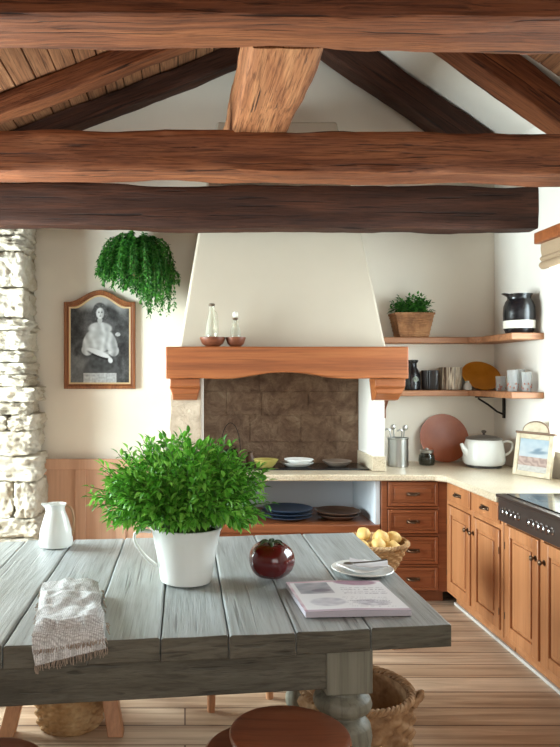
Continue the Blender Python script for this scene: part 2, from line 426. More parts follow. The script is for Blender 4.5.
raf(XA, XR, 3.0, R_, .22, .14, beam_m, 'brown right slope rafter above the nearest tie beam', 16)
beam('king_post', (.46, 5.40, 3.86), (.46, 5.40, 4.24), .11, .11, beam_dark, 'short dark post dropping beside the lengthwise beam', 17, .004, up=(0,1,0), cat='post')

# field stone pier at the left end of the back wall -------------------------
mb = MB(); mb.box(XL, -1.22, 5.28, YB, 0, 3.04, 1)
random.seed(11)
z = 0.0; row = 0
while z < 3.0:
    h = random.choice((.09, .12, .15, .19, .23, .27)) if z > .3 else .2
    if z+h > 3.04: h = 3.04-z
    if h < .05: break
    edge = -1.12+.03*math.sin(z*2.7+.6)-(.05 if z > 1.6 else 0)-(.05 if z > 2.1 else 0)+random.uniform(-.03, .03)
    x = edge
    while x > XL+.1:
        wd = random.uniform(.16, .42)
        if x-wd < XL: wd = x-XL
        cx, cz = x-wd/2, z+h/2; cy = 5.28; g = .002
        hx, hz, hy = wd/2-g, h/2-g*.7, random.uniform(.06, .11)
        if x == edge: ycen = 5.42; hy = .22
        else: ycen = 5.27
        nu = 20; vs = []; fs = []; sd = random.random()*50
        for fa in range(6):
            ax = fa//2; sg = 1 if fa % 2 else -1; base = len(vs)
            for i in range(nu+1):
                for j in range(nu+1):
                    u = -1+2*i/nu; v = -1+2*j/nu
                    c = [0, 0, 0]; c[ax] = sg; c[(ax+1) % 3] = u; c[(ax+2) % 3] = v
                    p = Vector(c); q = (abs(p.x)**12+abs(p.y)**12+abs(p.z)**12)**(1/12); p = p/q
                    d = 1+.15*mn.noise(Vector((p.x*1.6+sd, p.y*1.6, p.z*1.6)))+.07*mn.noise(Vector((p.x*4+sd, p.y*4, p.z*4)))+.07*mn.noise(Vector((p.x*9+sd, p.y*9, p.z*9)))
                    W3 = Vector((cx+p.x*hx, p.y*hy, cz+p.z*hz))*1.0
                    e = .010*mn.noise(W3*14+Vector((sd, 0, 0)))+.008*mn.noise(W3*34)+.005*mn.noise(W3*70)
                    vs.append((cx+p.x*hx*d+e*p.x, ycen+p.y*hy*d+e*p.y*1.3, cz+p.z*hz*(1+(d-1)*.6)+e*p.z*.5))
            for i in range(nu):
                for j in range(nu):
                    a0 = base+i*(nu+1)+j; f = (a0, a0+nu+1, a0+nu+2, a0+1)
                    fs.append(f if sg > 0 else tuple(reversed(f)))
        mb.add(vs, fs); x -= wd
    z += h; row += 1
struct('wall_stone_pier', mb, [stone_w, mortar_m], angle=180)

# wainscot along the back wall left of the fireplace
mb = MB(); mb.box(-1.22, -.10, 5.615, YB, 0, .90); 
x = -1.20
for wd in (.32, .32, .40):
    mb.box(x, x+.085, 5.595, 5.62, .1, .86); 
    x += wd
mb.box(-1.22, -.10, 5.593, 5.62, .86, .945); mb.box(-1.22, -.10, 5.593, 5.62, 0, .11)
struct('wall_wainscot', mb, wains, bevel=.004)
# light skirting strip in front of the right units
mb = MB(); mb.box(1.895, 1.91, -1.4, 4.93, 0, .018); struct('baseboard_right', mb, plain('pale_trim', (190, 184, 176), .7))

# ------------------------------------------------------------------ fireplace: hearth, hood, mantel
fp = thing('fireplace', 'white plastered fireplace with tapering hood, oak mantel and stone back', 'fireplace', (.66, 5.3, 0))
ox, oy = .66, 5.3
def loc(mb): mb.v = [(x-ox, y-oy, z) for x, y, z in mb.v]; return mb
mb = MB()
bot = [(-.05, 5.08), (1.47, 5.08), (1.47, YB), (-.05, YB)]; top = [(.247, 5.42), (1.18, 5.42), (1.18, YB), (.247, YB)]
n = 12; vs = []
for i in range(n+1):
    t = i/n; vs += [(a[0]+(c[0]-a[0])*t, a[1]+(c[1]-a[1])*t, 1.78+(3.58-1.78)*t) for a, c in zip(bot, top)]
fs = [(0,3,2,1), tuple(range(n*4, n*4+4))]
for i in range(n):
    for j in range(4): fs.append((i*4+j, i*4+(j+1) % 4, i*4+4+(j+1) % 4, i*4+4+j))
mb.add(vs, fs); loc(mb).build('hood', hood_m, fp, bevel=.02, bseg=3)
mb = MB(); mb.box(.13, 1.364, 5.50, 5.56, .92, 1.78)
fbk = mb; 
# slab joints of the fireback as real grooves
mb = MB(); random.seed(5); zz = .92
for h in (.17, .21, .19, .29):
    xx = .10
    while xx < 1.36:
        wd = random.uniform(.22, .42); x1 = min(1.366, xx+wd)
        mb.box(xx, x1-.003, 5.495+random.uniform(0, .006), 5.56, zz+.0015, zz+h-.0015); xx = x1
    zz += h
mb.box(.10, 1.366, 5.503, 5.60, .92, 1.79)
loc(mb).build('fireback', fireback_m, fp, bevel=.006)
def rough_box(x0, x1, y0, y1, z0, z1, amp, res=.03, seed=0):
    mb = MB()
    nx = max(2, int((x1-x0)/res)); ny = max(2, int((y1-y0)/res)); nz = max(2, int((z1-z0)/res))
    def grid(f, na, nb):
        b0 = []; 
        for i in range(na+1):
            for j in range(nb+1): b0.append(f(i/na, j/nb))
        mb.add(b0, [(i*(nb+1)+j, (i+1)*(nb+1)+j, (i+1)*(nb+1)+j+1, i*(nb+1)+j+1) for i in range(na) for j in range(nb)])
    lx = lambda t: x0+(x1-x0)*t; ly = lambda t: y0+(y1-y0)*t; lz = lambda t: z0+(z1-z0)*t
    grid(lambda u, v: (lx(u), y0, lz(v)), nx, nz); grid(lambda u, v: (lx(1-u), y1, lz(v)), nx, nz)
    grid(lambda u, v: (x0, ly(1-u), lz(v)), ny, nz); grid(lambda u, v: (x1, ly(u), lz(v)), ny, nz)
    grid(lambda u, v: (lx(u), ly(v), z1), nx, ny); grid(lambda u, v: (lx(u), ly(1-v), z0), nx, ny)
    out = []
    for p in mb.v:
        P = Vector(p)*7+Vector((seed, 0, 0)); d = mn.noise_vector(P)*amp+mn.noise_vector(P*3)*amp*.4
        out.append((p[0]+d.x, p[1]+d.y, p[2]+d.z*.3))
    mb.v = out; return mb
loc(rough_box(-.10, .11, 5.05, YB-.01, .925, 1.60, .012, seed=3)).build('stone_jamb', pier_m, fp, angle=60)
mb = MB(); mb.box(.11, .135, 5.06, 5.50, .925, 1.79); mb.box(-.05, .135, 5.10, YB, 1.60, 1.79)
mb.box(-.10, .11, 5.5, YB, .93, 1.6)
loc(mb).build('plastered_jamb', plaster, fp, bevel=.006)
mb = MB(); mb.box(1.364, 1.44, 5.05, YB, .925, 1.79)
loc(mb).build('plastered_jamb', plaster, fp, bevel=.006)
mb = MB(); mb.box(1.366, 1.446, 5.035, 5.05, .925, 1.03); mb.box(1.352, 1.366, 5.035, 5.49, .925, 1.03); loc(mb).build('jamb_base', granite_m, fp, bevel=.003)
# mantel with a scalloped lower edge
mb = MB(); n = 48; xs = [-.135+(1.56+.135)*i/n for i in range(n+1)]
def mb_bot(x):
    t = (x-.71)/.40; s = math.exp(-t*t*1.6)
    w_ = .012*math.cos((x-.71)*9)*math.exp(-((x-.71)/.8)**2)
    return 1.588+.048*s+w_*(1-s)
vs = []
for x in xs:
    zb = mb_bot(x); zt = 1.815+.004*mn.noise(Vector((x*2, 0, 3)))
    vs += [(x, 4.88, zb), (x, 5.12, zb), (x, 5.12, zt), (x, 4.88, zt)]
fs = [(0,1,2,3), (n*4+3, n*4+2, n*4+1, n*4)]
for i in range(n):
    for j in range(4): fs.append((i*4+j, i*4+4+j, i*4+4+(j+1) % 4, i*4+(j+1) % 4))
mb.add(vs, fs); loc(mb).build('mantel_beam', mantel_m, fp, bevel=.008, bseg=2)
for cx in (-.0, 1.445):
    mb = MB()
    w0 = .105
    pr = [(4.92, 1.592), (4.92, 1.535), (4.95, 1.52), (4.95, 1.485), (4.99, 1.465), (5.02, 1.44), (5.10, 1.43), (5.10, 1.592)]
    vs = []; m = len(pr)
    for k, (sx, sh) in enumerate(((cx-w0, 0), (cx+w0, 0))):
        vs += [(sx, y, z) for y, z in pr]
    mb.add(vs, [tuple(reversed(range(m))), tuple(range(m, 2*m))]+[(i, (i+1) % m, m+(i+1) % m, m+i) for i in range(m)])
    mb.v = [(x if z > 1.5 else cx+(x-cx)*.84, y, z) for x, y, z in mb.v]
    loc(mb).build('corbel', mantel_m, fp, bevel=.006)

# ------------------------------------------------------------------ counters and units
CF = 4.95   # front of back units
mb = MB()
poly = [(-.10, 4.88), (1.74, 4.88), (1.80, 4.82), (1.80, 4.055), (XR, 4.055), (XR, YB), (-.10, YB)]
mb.prism(poly, .877, .922); ct = mb.build('countertop', granite_m, bevel=.010, bseg=3)
tag(ct, 'L-shaped beige granite worktop running under the hood and along the right wall', 'worktop')
mb = MB(); mb.box(2.44, XR, -1.3, 4.053, .877, .922); mb.box(1.80, 2.4402, -1.3, 3.195, .877, .922)
tag(mb.build('countertop', granite_m, bevel=.008), 'beige worktop beyond the range at the right edge', 'worktop')

def framed(w_, h_, th=.02, rail=.055, inset=.010, raised=True):
    """a panel front: local x 0..w, z 0..h, face at y=-th; with frame and raised field"""
    mb = MB(); mb.box(0, rail, -th, 0, 0, h_); mb.box(w_-rail, w_, -th, 0, 0, h_)
    mb.box(rail, w_-rail, -th, 0, 0, rail); mb.box(rail, w_-rail, -th, 0, h_-rail, h_)
    mb.box(rail, w_-rail, -th+inset, -.002, rail, h_-rail)
    if raised: mb.box(rail+.022, w_-rail-.022, -th+.003, -th+inset+.001, rail+.022, h_-rail-.022)
    return mb
def slab_front(w_, h_, th=.02):
    mb = MB(); mb.box(0, w_, -th, 0, 0, h_); mb.box(.014, w_-.014, -th-.004, -th+.001, .014, h_-.014); return mb
def pull_handle(parent, x, z, y=-.024, wd=.055):
    mb = MB(); pts = []
    for i in range(9):
        a = PI*i/8; pts.append((x-wd/2*math.cos(a)*1.0, y-.022*math.sin(a), z-.004*math.sin(a)))
    mb.tube(pts, [.006, .005, .0055, .0065, .007, .0065, .0055, .005, .006], 8)
    mb.ball((x-wd/2, y, z), .010, .005, .010, 10, 6); mb.ball((x+wd/2, y, z), .010, .005, .010, 10, 6)
    mb.box(x-wd/2-.012, x+wd/2+.012, y-.002, y+.003, z-.012, z+.012)
    return mb.build('handle', bronze, parent, bevel=.001)
def knob(parent, x, z, y=-.02, m=None):
    M = Matrix.Translation((x, y, z)) @ Matrix.Rotation(PI/2, 4, 'X')
    mb = MB(); mb.lathe([(.014, 0), (.014, .003), (.006, .005), (.006, .014), (.013, .019), (.0145, .025), (.010, .031), (.003, .033)], 16, M=M)
    return mb.build('knob', m or bronze, parent)

# chest of four drawers under the back worktop
cd = thing('drawer_cabinet', 'reddish wooden cabinet of four drawers beside the open shelf unit', 'cabinet', (1.385, CF, 0))
wd = .46
mb = MB(); mb.box(0, wd, 0, .68, .09, .876); mb.box(.0, wd, .06, .68, 0, .09)
mb.build('body', cab_dk, cd, bevel=.003)
mb = MB(); mb.box(0, .04, -.018, 0, .09, .876); mb.box(.40, wd+.012, -.018, 0, .09, .876); mb.box(.04, .40, -.018, 0, .868, .876); mb.box(.04, .40, -.018, 0, .09, .095)
for zz in (.272, .487, .679): mb.box(.04, .40, -.018, 0, zz-.006, zz+.010)
mb.build('face_frame', cab_dk, cd, bevel=.002)
for z0, z1 in ((.694, .864), (.502, .668), (.287, .476), (.10, .262)):
    d = framed(.352, z1-z0, .022, .022, .008).build('drawer', cab_dk, cd, loc=(.044, -.006, z0), bevel=.003)
    pull_handle(d, .176, (z1-z0)/2, -.024, .07)

# units under the right worktop: local x runs towards the camera
def right_unit(y0, wd, label, drawers, ztop, n=2):
    u = thing('base_cabinet', label, 'cabinet', (1.862, y0, 0), -PI/2)
    mb = MB(); mb.box(0, wd, 0, .62, .095, ztop); mb.box(0, wd, .05, .62, 0, .095); mb.build('body', cab_z, u, bevel=.002)
    mb = MB(); st = .03
    zd = .735 if drawers else ztop
    mb.box(0, st, -.018, 0, .095, ztop); mb.box(wd-st, wd, -.018, 0, .095, ztop); mb.box(wd/2-st*.6, wd/2+st*.6, -.018, 0, .095, ztop)
    for a, c in ((st, wd/2-st*.6), (wd/2+st*.6, wd-st)):
        mb.box(a, c, -.018, 0, .095, .125); mb.box(a, c, -.018, 0, ztop-.012, ztop)
        if drawers: mb.box(a, c, -.018, 0, .715, .745)
    mb.build('face_frame', cab_z, u, bevel=.002)
    dw = (wd-2*st-st*1.2)/2
    for i, x in enumerate((st, wd/2+st*.6)):
        if drawers:
            d = slab_front(dw-.006, .866-.748, .02).build('drawer', cab_z, u, loc=(x+.003, -.006, .748), bevel=.003)
            pull_handle(d, dw/2, .059, -.026, .085)
            zt = .712
        else: zt = ztop-.016
        d = framed(dw-.006, zt-.128, .024, .062, .013).build('door', cab_z, u, loc=(x+.003, -.006, .128), bevel=.004)
        knob(d, dw-.030 if i == 0 else .024, zt-.128-.10, -.024)
        hx = -.001 if i == 0 else dw-.005
        for zh in (.09, zt-.128-.14): mb = MB(); mb.tube([(hx, -.024, zh), (hx, -.024, zh+.04)], .003, 8); mb.build('hinge', bronze, d)
    return u
right_unit(4.93, .875, 'light wooden cabinet with two small drawers over two doors', True, .876)
right_unit(4.045, .86, 'light wooden double-door cabinet under the black range', False, .775)
right_unit(3.18, .88, 'light wooden cabinet beyond the range, outside the right edge', False, .876)
# black cooktop with a front control panel
rg = thing('range_cooktop', 'black glass range top with a dark control panel and chrome knobs', 'cooktop', (1.80, 4.05, .775), -PI/2)
mb = MB(); mb.box(0, .85, .03, .635, .003, .137); mb.build('body', black_panel, rg, bevel=.003)
mb = MB(); mb.box(0, .85, -.004, .635, .138, .158); mb.build('metal_trim', plain('worn_steel_trim', (96, 84, 78), .3, .8), rg, bevel=.005)
mb = MB(); mb.box(.045, .82, .04, .60, .156, .164); mb.build('glass_top', black_glass, rg, bevel=.003)
for (cx, cy, r) in ((.22, .18, .09), (.22, .43, .07), (.62, .18, .07), (.62, .43, .1)):
    mb = MB(); mb.lathe([(r-.003, 0), (r-.003, .0006), (r, .0006), (r, 0)], 40, (cx, cy, .1641), capb=False, capt=False); mb.build('burner_ring', plain('ring_grey', (90, 90, 92), .3), rg)
mb = MB(); mb.box(0, .85, .012, .03, .004, .137); mb.build('control_panel', black_panel, rg, bevel=.003)
for gx in (.10, .15, .20, .25, .40, .45, .50, .55, .60):
    M = Matrix.Translation((gx, .012, .072)) @ Matrix.Rotation(PI/2, 4, 'X')
    mb = MB(); mb.lathe([(.020, 0), (.020, .004), (.013, .006), (.012, .022), (.009, .025), (.002, .026)], 18, M=M)
    mb.box(gx-.003, gx+.003, -.020, -.008, .054, .092)
    mb.build('control_knob', chrome, rg)

# open shelf unit below the hearth
hu = thing('open_shelf_unit', 'open pale-lined shelf unit under the hearth worktop with a wooden shelf', 'shelf unit', (-.08, CF, 0))
niche_m = plain('pale_blue_lining', (206, 214, 222), .7)
mb = MB(); mb.box(0, 1.46, .66, .68, .0, .875); mb.box(0, .05, .0, .66, 0, .875); mb.box(1.425, 1.46, 0, .66, .56, .875)
mb.build('lining', niche_m, hu, bevel=.002)
mb = MB(); mb.box(.05, 1.46, -.01, .66, .50, .56); mb.build('shelf', cab_dk, hu, bevel=.006)
mb = MB(); mb.box(.05, 1.46, .0, .02, .09, .50); mb.box(.05, 1.46, .05, .66, 0, .09)
for a in (.06, .53, 1.0): mb.box(a, a+.42, -.018, 0, .12, .48); mb.box(a+.05, a+.37, -.024, -.017, .17, .43)
mb.build('lower_front', cab_dk, hu, bevel=.004)

# black glass plate on the hearth
mb = MB(); mb.box(.36, 1.345, 5.10, 5.45, .9225, .934)
tag(mb.build('hearth_griddle', plain('griddle_black', (26, 26, 28), .25, 0, .5), bevel=.004), 'flat black griddle lying on the hearth under the hood', 'griddle')

# ------------------------------------------------------------------ shelves
def lshelf(name, z0, z1, x0, label):
    r = thing(name, label, 'shelf', (0, 0, 0))
    mb = MB(); mb.prism([(x0, 5.44), (2.20, 5.44), (2.27, 5.37), (2.27, 4.87), (XR, 4.87), (XR, YB), (x0, YB)], z0, z1)
    mb.build('board', shelf_m, r, bevel=.006)
    return r
s1 = lshelf('corner_shelf', 1.865, 1.912, 1.478, 'upper L-shaped wooden wall shelf in the corner right of the hood')
s2 = lshelf('corner_shelf', 1.452, 1.498, 1.445, 'lower L-shaped wooden wall shelf on brackets above the worktop')
mb = MB(); mb.box(1.585, 1.615, 5.50, YB-.002, 1.415, 1.452); mb.box(1.585, 1.615, 5.625, YB-.001, 1.27, 1.415)
mb.tube([(1.60, 5.53, 1.42), (1.60, 5.60, 1.35), (1.60, 5.64, 1.29)], .010, 8)
mb.build('wooden_bracket', cab_dk, s2, bevel=.004)
mb = MB(); mb.box(2.485, XR-.001, 5.455, 5.485, 1.28, 1.452); mb.box(2.27, 2.485, 5.457, 5.483, 1.440, 1.4515)
mb.tube([(2.29, 5.47, 1.435), (2.37, 5.47, 1.385), (2.44, 5.47, 1.33), (2.488, 5.47, 1.31)], .008, 8)
mb.build('iron_bracket', iron, s2, bevel=.002)

# window lintel and blind
mb = MB(); mb.box(2.44, XR, 3.15, 4.90, 2.53, 2.61); tag(mb.build('lintel', mantel_m, bevel=.008, rot=None), 'wooden lintel board above the right window', 'lintel')
bl = thing('roman_blind', 'beige woven blind gathered under the wooden lintel at the right window', 'blind', (2.445, 4.05, 2.345))
mb = MB(); prof = []
for k, (hh, am) in enumerate(((.095, .006), (.035, .014), (.055, .020))):
    zt_ = .195-(0, .095, .130)[k]
    for i in range(9):
        a = PI*i/8; prof.append((.035-am*math.sin(a), zt_-hh*i/8))
pr2 = [(x+.018, z) for x, z in reversed(prof)]
pl = prof+pr2; m = len(pl); vs = []; ny = 24
for j in range(ny+1):
    y = -.82+1.64*j/ny
    vs += [(x+.004*mn.noise(Vector((y*3, z*9, 0))), y, z+.006*mn.noise(Vector((y*2, 4, 0)))) for x, z in pl]
fs = [tuple(range(m)), tuple(reversed(range(ny*m, ny*m+m)))]
for j in range(ny):
    for i in range(m): fs.append((j*m+i, (j+1)*m+i, (j+1)*m+(i+1) % m, j*m+(i+1) % m))
mb.add(vs, fs)
bt = NT('woven_blind'); v = bt.n('ShaderNodeTexWave'); v.inputs['Scale'].default_value = 90; v.bands_direction = 'Z'; bt.l(bt.coord((0, 0, 1)), v.inputs['Vector'])
bt.l(bt.ramp(v.outputs['Fac'], [(0, (140, 116, 92)), (1, (190, 168, 140))]), bt.p.inputs['Base Color']); bt.set(.9, 0, .1)
mb.build('gathered_cloth', bt.m, bl)

# ------------------------------------------------------------------ baskets
def weave(mb, rfun, z0, z1, rows, stakes, amp, c=(0,0,0), sub=4, ell=1.0):
    nz = rows*sub; nu = stakes*sub; vs = []; fs = []
    for i in range(nz+1):
        t = i/nz; z = z0+(z1-z0)*t; r = rfun(t); rp = i/sub; rw = int(min(rp, rows-1e-6)); fr = rp-rw
        for k in range(nu):
            a = 2*PI*k/nu; ph = PI*(k/sub)+ (PI if rw % 2 else 0)
            d = amp*(math.sin(PI*min(1, fr))**.7*(.35+.85*math.cos(ph))-.2)
            tw = .25*math.sin(PI*fr)/stakes
            vs.append((c[0]+(r+d)*math.cos(a+tw), c[1]+(r+d)*ell*math.sin(a+tw), c[2]+z+ .25*amp*math.cos(ph)))
    for i in range(nz):
        for k in range(nu):
            k2 = (k+1) % nu; fs.append((i*nu+k, i*nu+k2, (i+1)*nu+k2, (i+1)*nu+k))
    mb.add(vs, fs)
    b0 = [(rfun(0)-.004, z0+.003)]
    ins = [(0.001, z0+.001), (rfun(0), z0)]
    mb.lathe(ins, nu//2, c, capb=False, capt=False)
    prof = [(rfun(1)-.004, z1)]+[(rfun(1-j/8)-.020, z0+(z1-z0)*(1-j/8)+.008*(j == 8)) for j in range(9)]+[(.001, z0+.008)]
    mb.lathe(prof, nu//2, c, capb=False, capt=False)
def braid(mb, r, z, rad, c=(0,0,0), n=60, ell=1.0, ph=0):
    for s_ in range(3):
        pts = []
        N = n*4
        for i in range(N+1):
            a = 2*PI*i/N; w_ = 2*PI*n*.33*i/N+s_*2*PI/3
            rr = r+rad*.8*math.cos(w_); pts.append((c[0]+rr*math.cos(a), c[1]+rr*ell*math.sin(a), c[2]+z+rad*.7*math.sin(w_)))
        mb.tube(pts, rad*.75, 5, cap=False)

# potato basket on a little stool behind the table
bx, by = 1.125, 4.19
st = thing('low_stool', 'small wooden stool hidden behind the table holding the potato basket', 'stool', (bx, by, 0))
mb = MB(); mb.lathe([(.12, .415), (.128, .422), (.128, .440), (.12, .448)], 40); mb.build('seat', stoolleg_m, st)
for k in range(3):
    a = PI/2+2*PI*k/3; mb = MB(); mb.tube([(.12*math.cos(a), .12*math.sin(a), 0), (.08*math.cos(a), .08*math.sin(a), .42)], [.013, .017], 10); mb.build('leg', stoolleg_m, st)
bk = thing('wicker_basket', 'wide shallow wicker basket full of small yellow potatoes', 'basket', (bx, by, .45))
mb = MB(); rf = lambda t: .115+.085*t**.8; weave(mb, rf, 0, .165, 10, 30, .009); mb.build('woven_body', wick, bk, angle=60)
mb = MB(); braid(mb, .197, .170, .011); mb.build('rim', wick, bk)
potato_m = plain('potato_skin', (222, 184, 112), .6, var=16, scale=14, bump=.25, bscale=40)
random.seed(21)
PT = [(-.125, -.03, .185, 'pale yellow potato at the far left of the basket'), (-.085, -.085, .175, 'yellow potato low at the front left of the pile'), (-.045, .04, .225, 'yellow potato on top, left of the pile'),
      (.005, -.095, .190, 'yellow potato at the front middle of the pile'), (.05, -.01, .218, 'largest knobbly potato at the top middle of the pile'), (.125, .02, .205, 'rounded potato on the right of the pile'),
      (.09, -.085, .175, 'yellow potato low at the front right of the pile'), (0, .0, .15, 'potato buried in the middle of the pile'), (-.10, .08, .17, 'potato at the back left of the pile'), (.07, .10, .18, 'potato at the back right of the pile')]
for i, (px, py, pz, lb) in enumerate(PT):
    mb = MB(); mb.ball((0, 0, 0), .048, .042, .040, 20, 14, nz=.14, ns=5, seed=i)
    o = mb.build('potato', potato_m, loc=(bx+px, by+py, .45+pz-.020), rot=(random.uniform(-.5, .5), random.uniform(-.6, .6), random.uniform(0, 3)), angle=180)
    tag(o, lb, 'potato', 'potatoes in the wicker basket')
mb = MB(); mb.lathe([(.001, 0), (.15, 0), (.17, .035), (.001, .045)], 24, capb=False, capt=False)

# woven floor basket behind the right table leg, with looped handles
wick_m = wicker('tan_wicker', (122, 88, 60), (168, 130, 94), (198, 164, 126))
bk = thing('wicker_basket', 'large woven floor basket with loop handles behind the near table leg', 'basket', (.70, 2.87, 0))
mb = MB(); rf = lambda t: .175+.05*math.sin(PI*min(1, t*.6+.05)); weave(mb, rf, 0, .33, 11, 30, .014); mb.build('woven_body', wick_m, bk, angle=60)
mb = MB(); braid(mb, rf(1), .334, .012); mb.build('rim', wick_m, bk)
for s_ in (0, PI):
    mb = MB(); pts = []
    for i in range(13):
        a = PI*i/12; dx = rf(1)+.004+.035*math.sin(a); an = s_-.35+(0) 
        t_ = -.045+.09*i/12
        pts.append((dx*math.cos(an)-t_*math.sin(an), dx*math.sin(an)+t_*math.cos(an), .315+.034*math.sin(a)))
    for q in range(2): mb.tube([(p[0], p[1], p[2]+.010*math.sin(i*1.3+q*PI)) for i, p in enumerate(pts)], .009, 7)
    mb.build('handle', wick_m, bk)
# round basket on the floor under the left of the table
bk = thing('wicker_basket', 'small round straw basket on the floor between splayed stool legs', 'basket', (-.535, 3.27, 0))
mb = MB(); rf = lambda t: .105+.055*math.sin(PI*min(1, .25+t*.45)); weave(mb, rf, 0, .22, 10, 26, .012); mb.build('woven_body', wick, bk, angle=60)
mb = MB(); braid(mb, rf(1), .224, .010); mb.build('rim', wick, bk)

# ------------------------------------------------------------------ table
tb = thing('farmhouse_table', 'long grey weathered farmhouse table with plank top and turned legs', 'table', (0, 2.9, 0))
SL = .1196
def ynear(x): return 2.40-SL*(.918-x)
def yfar(x): return 3.80-.10*(.933-x)
seams = [-1.75, -1.49, -1.26, -1.05, -.82, -.58, -.315, -.08, .145, .37, .63, .918]
mb = MB(); random.seed(3)
for a, c in zip(seams[:-1], seams[1:]):
    g = .0016; dz = random.uniform(-.003, .003); n = 26; vs = []; fs = []
    xs_ = (a+g, (a+c)/2, c-g)
    na = random.uniform(-.006, .006); nf = random.uniform(-.008, .008)
    m = 8
    for i in range(n+1):
        ring = []
        for (xx, dd) in ((a+g, -.005), (a+g+.006, 0), ((a+c)/2, -.0015), (c-g-.006, 0), (c-g, -.005), (c-g, -.078), ((a+c)/2, -.078), (a+g, -.078)):
            y0, y1 = ynear(xx)+na, yfar(xx)+nf
            y = y0+(y1-y0)*i/n
            wv = .003*mn.noise(Vector((xx*3, y*3, 1))) if dd > -.07 else 0
            ring.append((xx+.002*mn.noise(Vector((xx*2, y*5, 3))), y-2.9, .76+dz+dd+wv))
        vs += ring
    for i in range(n):
        for j in range(m): fs.append((i*m+j, i*m+(j+1) % m, (i+1)*m+(j+1) % m, (i+1)*m+j))
    mb.add(vs, fs); b0 = len(mb.v)-len(vs)
    mb.f += [tuple(b0+q for q in reversed(range(m))), tuple(b0+q for q in range(n*m, n*m+m))]; mb.m += [1, 1]
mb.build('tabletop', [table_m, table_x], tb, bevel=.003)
# apron
def bar(mb, p, q, th, z0, z1):
    p = Vector((p[0], p[1], 0)); q = Vector((q[0], q[1], 0)); d = (q-p).normalized(); nrm = Vector((-d.y, d.x, 0))*th/2
    pts = [p-nrm, q-nrm, q+nrm, p+nrm]
    mb.add([(v.x, v.y, z0) for v in pts]+[(v.x, v.y, z1) for v in pts], [(0,1,2,3)[::-1], (4,5,6,7), (0,1,5,4), (1,2,6,5), (2,3,7,6), (3,0,4,7)])
lx0, lx1 = -1.45, .56
LN = [(lx0, ynear(lx0)+.135), (lx1, ynear(lx1)+.135)]; LFa = [(lx0, yfar(lx0)-.30), (lx1-.02, yfar(lx1)-.34)]
o2 = lambda p, dy=0: (p[0], p[1]-2.9+dy)
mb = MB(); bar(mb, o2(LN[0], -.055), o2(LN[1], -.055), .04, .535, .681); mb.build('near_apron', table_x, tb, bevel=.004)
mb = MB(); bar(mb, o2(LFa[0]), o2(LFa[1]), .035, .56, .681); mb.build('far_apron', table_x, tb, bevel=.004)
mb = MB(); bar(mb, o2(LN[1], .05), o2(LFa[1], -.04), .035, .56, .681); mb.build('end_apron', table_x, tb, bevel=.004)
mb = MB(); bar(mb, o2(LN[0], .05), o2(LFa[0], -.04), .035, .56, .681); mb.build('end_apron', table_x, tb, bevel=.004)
def leg(x, y, sc_=1.0, rz=.1):
    root = MB(); w_ = .082*sc_
    root.box(-w_, w_, -w_, w_, .515, .681)
    pr = [(.050, 0), (.062, .012), (.066, .05), (.052, .075), (.048, .10), (.058, .15), (.078, .22), (.096, .29), (.104, .345), (.098, .385), (.080, .405), (.066, .413), (.064, .420),
          (.078, .428), (.098, .440), (.104, .458), (.098, .478), (.078, .492), (.066, .500), (.070, .515)]
    root.lathe([(r*sc_, z) for r, z in pr], 40)
    return root.build('leg', table_z, tb, loc=(x, y-2.9, 0), rot=(0, 0, rz), bevel=.004)
leg(*LN[0]); leg(*LN[1]); leg(*LFa[0], .75); leg(*LFa[1], .75)

# ------------------------------------------------------------------ stools
def stool(x, y, h, r, legs, label, foot=.25, lr=.018, a0=0, m=None, ml=None, tier=None):
    s = thing('round_stool', label, 'stool', (x, y, 0))
    mb = MB(); n = 56
    mb.lathe([(.001, h-.006), (r*.6, h-.004), (r-.016, h), (r-.004, h-.006), (r, h-.016), (r-.003, h-.028), (r-.02, h-.036), (.001, h-.036)], n, capb=False, capt=False)
    mb.v = [v for v in mb.v]; mb.f = [tuple(reversed(f)) for f in mb.f]
    mb.build('seat', m or stool_m, s)
    for k in range(legs):
        a = a0+2*PI*k/legs; mb = MB()
        mb.tube([(foot*math.cos(a), foot*math.sin(a), 0), ((foot*.85+.04)*math.cos(a)*.9, (foot*.85+.04)*math.sin(a)*.9, h*.4), (r*.62*math.cos(a), r*.62*math.sin(a), h-.034)], [lr*.85, lr*1.1, lr], 14)
        mb.build('leg', ml or stoolleg_m, s)
    if tier:
        mb = MB(); tz, tr, tx, ty = tier
        mb.lathe([(tr-.01, tz-.028), (tr, tz-.018), (tr, tz-.008), (tr-.01, tz)], n, (tx, ty, 0)); mb.build('lower_tier', m or stool_m, s)
    return s
stool(.325, 2.17, .512, .188, 4, 'round reddish wooden stool with a second disc below, in front of the table leg', .20, a0=PI/4, tier=(.40, .205, -.06, .085), ml=stool_m)
stool(-.585, 2.10, .45, .17, 4, 'round dark wooden stool at the bottom left corner', .19, a0=PI/4, ml=stool_m)
# stool with splayed square legs under the left of the table: the basket stands between them
s = thing('splayed_stool', 'pale wooden stool with splayed square legs under the left of the table', 'stool', (-.555, 3.40, 0))
mb = MB(); mb.box(-.2, .2, -.14, .14, .42, .455); mb.build('seat', stoolleg_m, s, bevel=.01)
for sx in (-1, 1):
    for sy in (-1, 1):
        mb = MB(); a = Vector((sx*.155, sy*.10, .42)); c = Vector((sx*.245, sy*.25, 0)); h_ = .030
        vs = [(p.x+dx*h_*1.15, p.y+dy*h_, p.z) for p in (c, a) for dx, dy in ((-1,-1),(1,-1),(1,1),(-1,1))]
        mb.add(vs, [(0,3,2,1),(4,5,6,7),(0,1,5,4),(1,2,6,5),(2,3,7,6),(3,0,4,7)]); mb.build('leg', stoolleg_m, s, bevel=.004)
s = stool(.235, 3.52, .45, .16, 3, 'round pale stool at the far side of the table, only one foot showing', .19, a0=PI+.95, m=stoolleg_m, lr=.022)

